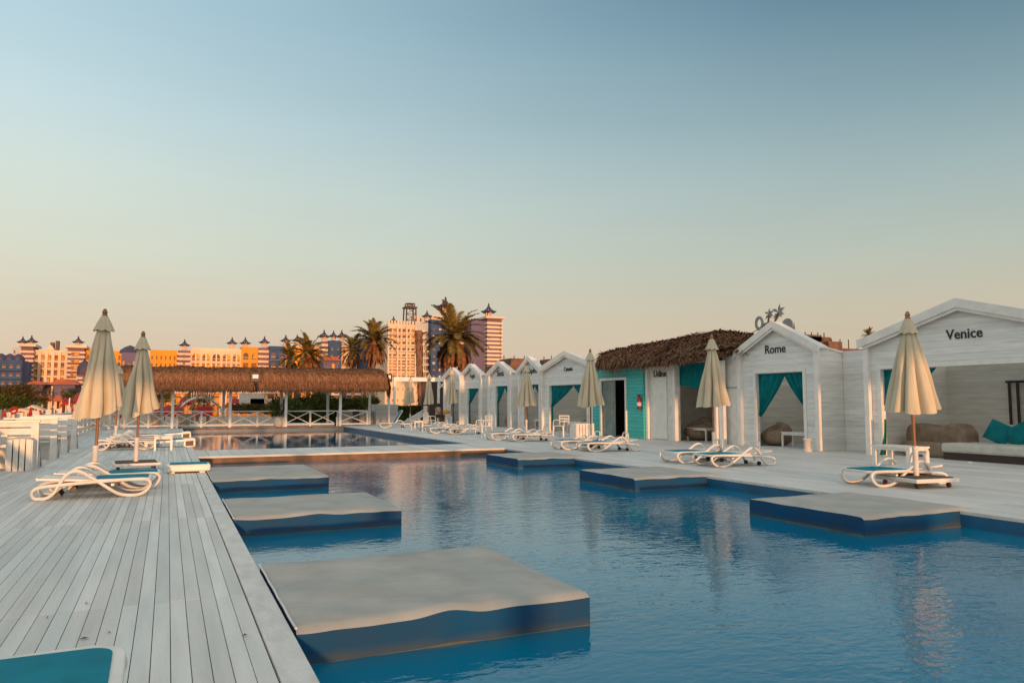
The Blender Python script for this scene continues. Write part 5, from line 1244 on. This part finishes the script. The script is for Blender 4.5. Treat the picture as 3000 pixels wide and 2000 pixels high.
def hedge(name, lab, p0, p1, pt, Y, d, sz, n, seed, mt='leaf'):
    x0, zt = GY(p0, pt, Y); x1, _ = GY(p1, pt, Y); zb = -.7 if Y > 52 else 0; t = thing(name, lab, 'hedge', (x0, Y, zb))
    rnd = random.Random(seed); m = MB(); m.open = True; W = x1-x0; Hh = zt-zb
    for _ in range(n):
        u = rnd.random(); px = u*W; py = rnd.random()*d; top = Hh*(.93+.12*noise.noise(Vector((px*.8, py, seed)))); 
        if rnd.random() < .5: pz = top
        else: pz = rnd.random()*top; py = rnd.uniform(-.05,.15)
        dd = Vector((rnd.uniform(-1,1), rnd.uniform(-1,.2), rnd.uniform(0,1))).normalized(); s = dd.cross(Vector((rnd.random(),rnd.random(),rnd.random()))).normalized(); l = sz*rnd.uniform(.6,1.4)
        p2 = Vector((px,py,pz)); m.add([p2-s*l*.25, p2+s*l*.25, p2+dd*l], [(0,1,2)])
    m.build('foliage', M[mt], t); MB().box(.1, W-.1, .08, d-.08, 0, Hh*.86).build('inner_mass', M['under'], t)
    return t
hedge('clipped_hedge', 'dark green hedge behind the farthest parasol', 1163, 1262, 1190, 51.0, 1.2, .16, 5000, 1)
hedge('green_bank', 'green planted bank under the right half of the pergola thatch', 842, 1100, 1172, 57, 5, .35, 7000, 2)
shrub('dark_shrub', 'dark shrub under the thatch left of the right palm trunk', 'shrub', pxs(915, 1163, 59), (1.6,1,.8), 900, .3, 3)
shrub('dark_shrub', 'dark shrub at the right end under the thatch', 'shrub', pxs(1085, 1172, 54), (.9,.8,.7), 900, .22, 4)
shrub('round_tree', 'dark round tree under the left part of the pergola thatch', 'tree', pxs(580, 1158, 90), (1.9,1.5,1.0), 2200, .36, 5)
shrub('round_tree', 'dark leafy tree behind the white arch left of the pergola posts', 'tree', pxs(482, 1165, 92), (1.0,1,1.2), 1100, .34, 6)
shrub('olive_tree', 'wide olive brown tree at the far left edge of the beach', 'tree', pxs(10, 1152, 80), (2.9,1.8,1.25), 4200, .38, 7, 'leafolive', 10)
shrub('olive_tree', 'darker low tree under the wide olive tree at the far left', 'tree', pxs(45, 1178, 75), (2.1,1.5,.6), 3000, .30, 8, 'leaf', 10)
shrub('olive_tree', 'brownish tree between the pavilions and the left handrail', 'tree', pxs(98, 1172, 84), (1.4,1.2,.45), 1000, .28, 18, 'leafolive', 8)
shrub('dark_shrub', 'small green tree right of the larger pavilion', 'shrub', pxs(212, 1152, 95), (.9,1,.7), 800, .28, 9)
for i, (px, py, Y, lab) in enumerate([(155,1152,100,'slim young palm before the larger pavilion'),(185,1150,98,'second slim young palm before the larger pavilion'),(140,1150,105,'third slim young palm left of the other two')]):
    palm(px, py, 13, 1190, Y, 30+i, lab, 0, .4, 16)
shrub('grass_clump', 'brown feathery bank of reeds behind the crossed railing', 'shrub', pxs(745, 1196, 60), (2.6,1.2,.4), 2200, .26, 12, 'leafolive', 9, None, False)
shrub('grass_clump', 'grey green agave clump behind the middle pergola post', 'shrub', pxs(850, 1187, 54), (1.6,1,.6), 700, .5, 13, 'leaf', 4, None, False)

# ------------------------------------------------------------------ beach life behind the railing
def red_parasol(px, pt, pb, Y, lab):
    x, zt = GY(px, pt, Y); _, zb = GY(px, pb, Y); t = thing('red_parasol', lab, 'parasol', (x, Y, 0), 0, 'folded red parasols on the beach'); h = zt-zb
    MB().lathe([(.42*h*.5,zb),(.34*h*.5,zb+h*.35),(.10*h,zb+h*.8),(.02,zt)], 10).build('canopy', M['redcloth'], t, True)
    MB().tube([(0,0,-.7),(0,0,zb+.1)], .04, 6).build('pole', M['white_paint'], t)
    return t
for i, (px, pt, pb, Y, lab) in enumerate([(14,1203,1230,50,'leftmost folded red parasol beyond the handrail'),(28,1212,1232,52,'second folded red parasol from the left beyond the handrail'),(90,1192,1218,56,'tallest folded red parasol above the first bench'),(120,1200,1215,58,'folded red parasol above the second bench'),(163,1199,1211,60,'small folded red parasol above the third bench'),(184,1196,1209,60,'small folded red parasol left of the white curved post'),(213,1194,1207,62,'folded red parasol left of the tall cream parasol'),(232,1198,1208,62,'smallest folded red parasol beside the tall cream one')]):
    red_parasol(px, pt, pb, Y, lab)
def canopy_tent(p0, p1, pt, pb, Y, lab, mt='redcloth'):
    x0, zt = GY(p0, pt, Y); x1, _ = GY(p1, pt, Y); _, zb = GY(p0, pb, Y); t = thing('beach_canopy', lab, 'canopy', (x0, Y, 0), 0, 'coloured cloth canopies on the beach'); W = x1-x0
    m = MB(); m.open = True
    m.grid(lambda u, v: (u*W, v*3, zt-(zt-zb)*(abs(2*v-1)**1.5*.8)-.25*abs(2*u-1)**3+.1*math.sin(u*9)), 24, 8); m.grid(lambda u, v: (u*W, -.02, zb+(zt-zb)*.25-(zt-zb)*.5*v+.03*math.sin(u*30)-.25*abs(2*u-1)**3), 24, 2)
    m.build('cloth', M[mt], t, True)
    for x in (.05, W/2, W-.05): MB().tube([(x,.1,-.7),(x,.1,zb)], .05, 6).build('pole', M['white_paint'], t)
    return t
canopy_tent(352, 392, 1188, 1212, 58, 'bright red canopy between the two left parasols')
canopy_tent(452, 505, 1186, 1210, 57, 'bright red canopy left of the first pergola post')
canopy_tent(512, 540, 1190, 1210, 57, 'bright red canopy right of the first pergola post')
canopy_tent(528, 572, 1165, 1182, 72, 'dark red canopy under the round tree')
canopy_tent(678, 738, 1166, 1186, 68, 'crimson canopy with a white front panel under the thatch')
canopy_tent(215, 262, 1150, 1172, 72, 'crimson canopy right of the young palms')
canopy_tent(178, 210, 1165, 1182, 76, 'small crimson canopy right of the young palms')
o = MB().box(0, 2.0, 0, .1, 0, 1.1).build('white_board', M['pot']); x, z = GY(700,1190,66); o.location = (x, 66, z); tag(o, 'white board in front of the crimson canopy under the thatch', 'board')
o = MB().box(0, 2.4, 0, .1, 0, .7).build('white_board', M['pink']); x, z = GY(733,1192,66); o.location = (x, 66, z); tag(o, 'low cream board right of the crimson canopy', 'board')
# white arch with timber frame
x0, z0 = GY(522, 1206, 70); x1, _ = GY(652, 1206, 70); _, zt = GY(590, 1164, 70); cx = (x0+x1)/2; rx = (x1-x0)/2
t = thing('beach_arch', 'thin white semicircular arch on the beach seen through the pergola', 'arch', (cx, 70, 0))
MB().tube([(rx*math.cos(math.pi*k/24), 0, z0-.4+(zt-z0+.4)*math.sin(math.pi*k/24)) for k in range(25)], .09, 8).build('hoop', M['white_trim'], t, True)
m = MB()
for k in range(9): 
    a = math.pi*(.36+.28*k/8); m.tube([(rx*math.cos(a),0,z0-.4+(zt-z0+.4)*math.sin(a)),(rx*math.cos(a)*1.02,0,z0+(zt-z0+.4)*math.sin(a)+.15+.15*(k%2))], .05, 5)
m.build('crown_spikes', M['bandwhite'], t)
t = thing('timber_frame', 'orange brown timber A-frame hut under the white arch', 'hut', (cx, 69, -.7))
Wd = rx*.50
for y in (0, 2.5): m = MB(); m.bar((-Wd,y,1.4),(0,y,3.1),.16,.16); m.bar((Wd,y,1.4),(0,y,3.1),.16,.16); m.bar((-Wd*.7,y,0),(-Wd*.7,y,2),.14,.14); m.bar((Wd*.7,y,0),(Wd*.7,y,2),.14,.14); m.bar((-Wd,y,1.5),(Wd,y,1.5),.14,.14); m.build('frame', M['wood_pole'], t)
MB().prism([(0,3.15),(Wd*1.7,1.7),(Wd*1.7,1.6),(0,3.0)], 'y', .3, 2.4).build('roof_cloth', M['metal'], t)
MB().box(-.3,.9,-.2,.3,.9,1.7).build('red_box', M['red'], t); MB().box(Wd*1.4,Wd*1.6,-.1,.1,0,2.0).build('post', M['orange'], t)
# white boats / seating far left
for i, (p0, p1, pt, pb, Y, lab) in enumerate([(20,120,1196,1208,64,'pale upturned shelter roof far left under the olive tree'),(70,128,1186,1198,70,'second pale shelter roof under the olive tree')]):
    x0, zt = GY(p0, pt, Y); x1, _ = GY(p1, pt, Y); _, zb = GY(p0, pb, Y); W = x1-x0; t = thing('shelter', lab, 'shelter', (x0, Y, -.7), 0, 'pale shelters under the olive tree')
    MB().prism([(0,zb+.7),(W*.4,zt+.7),(W,zb+.62),(W,zb+.5),(W*.4,zt+.5),(0,zb+.55)], 'y', 0, 2.5).build('roof', M['pink'], t)
    for x in (.3, W*.5, W-.3): MB().box(x-.05,x+.05,.3,.4,0,zb+.55).build('post', M['pink'], t)
for i, (px, py, Y, lab) in enumerate([(57,1222,52,'white beach chair beside the leftmost red parasols'),(103,1216,54,'white beach chair right of the tallest red parasol'),(141,1212,56,'white beach chair above the second bench'),(172,1209,58,'white beach chair above the third bench'),(20,1222,50,'white beach chair at the left photo edge')]):
    x, z = GY(px, py, Y); t = thing('beach_chair', lab, 'chair', (x, Y, z-.45), 0, 'white chairs on the beach')
    t.scale = (.55,.55,.55); t.location.z += .2
    MB().box(-.3,.3,-.25,.25,.40,.46).build('seat', M['pot'], t); MB().box(-.3,.3,.22,.27,.46,.95).build('backrest', M['pot'], t)
    for sx in (-.26,.26):
        for sy in (-.2,.2): MB().box(sx-.03,sx+.03,sy-.03,sy+.03,-.1,.40).build('leg', M['pot'], t)
x, z = GY(40,1202,54); t = thing('life_ring', 'orange and white life ring hanging beyond the handrail', 'life ring', (x, 54, 0))
MB().tube([(.17*math.cos(k*math.pi/8),0,z+.17*math.sin(k*math.pi/8)) for k in range(16)], .06, 8, closed=True).build('ring', M['redcloth'], t, True); MB().box(-.04,.04,.08,.16,-.7,z-.2).build('post', M['white_paint'], t)
x, z = GY(204,1165,70); _, z2 = GY(204,1200,70)
o = MB().tube([(0,0,-.7),(0,0,z)], .05, 6).build('flag_pole', M['white_trim']); o.location = (x, 70, 0); tag(o, 'thin pale pole standing before the crimson canopy', 'pole')
# short far railing posts left of pergola: white gate pair
x, z = GY(322,1203,44.6); x2, _ = GY(338,1203,44.6)
t = thing('gate_posts', 'pair of tall white posts left of the pergola beside the railing', 'gate posts', (x, 44.6, 0))
MB().box(-.08,.08,-.06,.06,0,1.25).build('post', M['white_trim'], t); MB().box(x2-x-.08+.1,x2-x+.18,-.06,.06,0,1.25).build('post', M['white_trim'], t); MB().box(.081,x2-x+.019,-.02,.02,.6,.66).build('bar', M['metal'], t)

# ------------------------------------------------------------------ unseen roof added behind the camera to shade the upper parts of the scene
t = thing('shade_roof', 'unseen thatched shade roof added behind the camera, fitted to the shade band', 'pavilion', (0, -16, 0))
m = MB(); m.prism([(-3.0,3.58),(3.0,3.58),(1.6,5.3),(-1.6,5.3)], 'x', -9, 30); m.build('roof', M['thatch'], t)
for x in (-8.5, -3.5, 1.2, 5.6, 10.4, 15, 20, 25, 29): MB().box(x-.12, x+.12, 2.6, 2.84, 0, 3.579).build('post', M['white_paint'], t)
MB().box(3.5, 7.5, 1.0, 1.8, 0, 1.1).build('counter', M['white_paint'], t)  # block added under the roof to stop part of the low sun
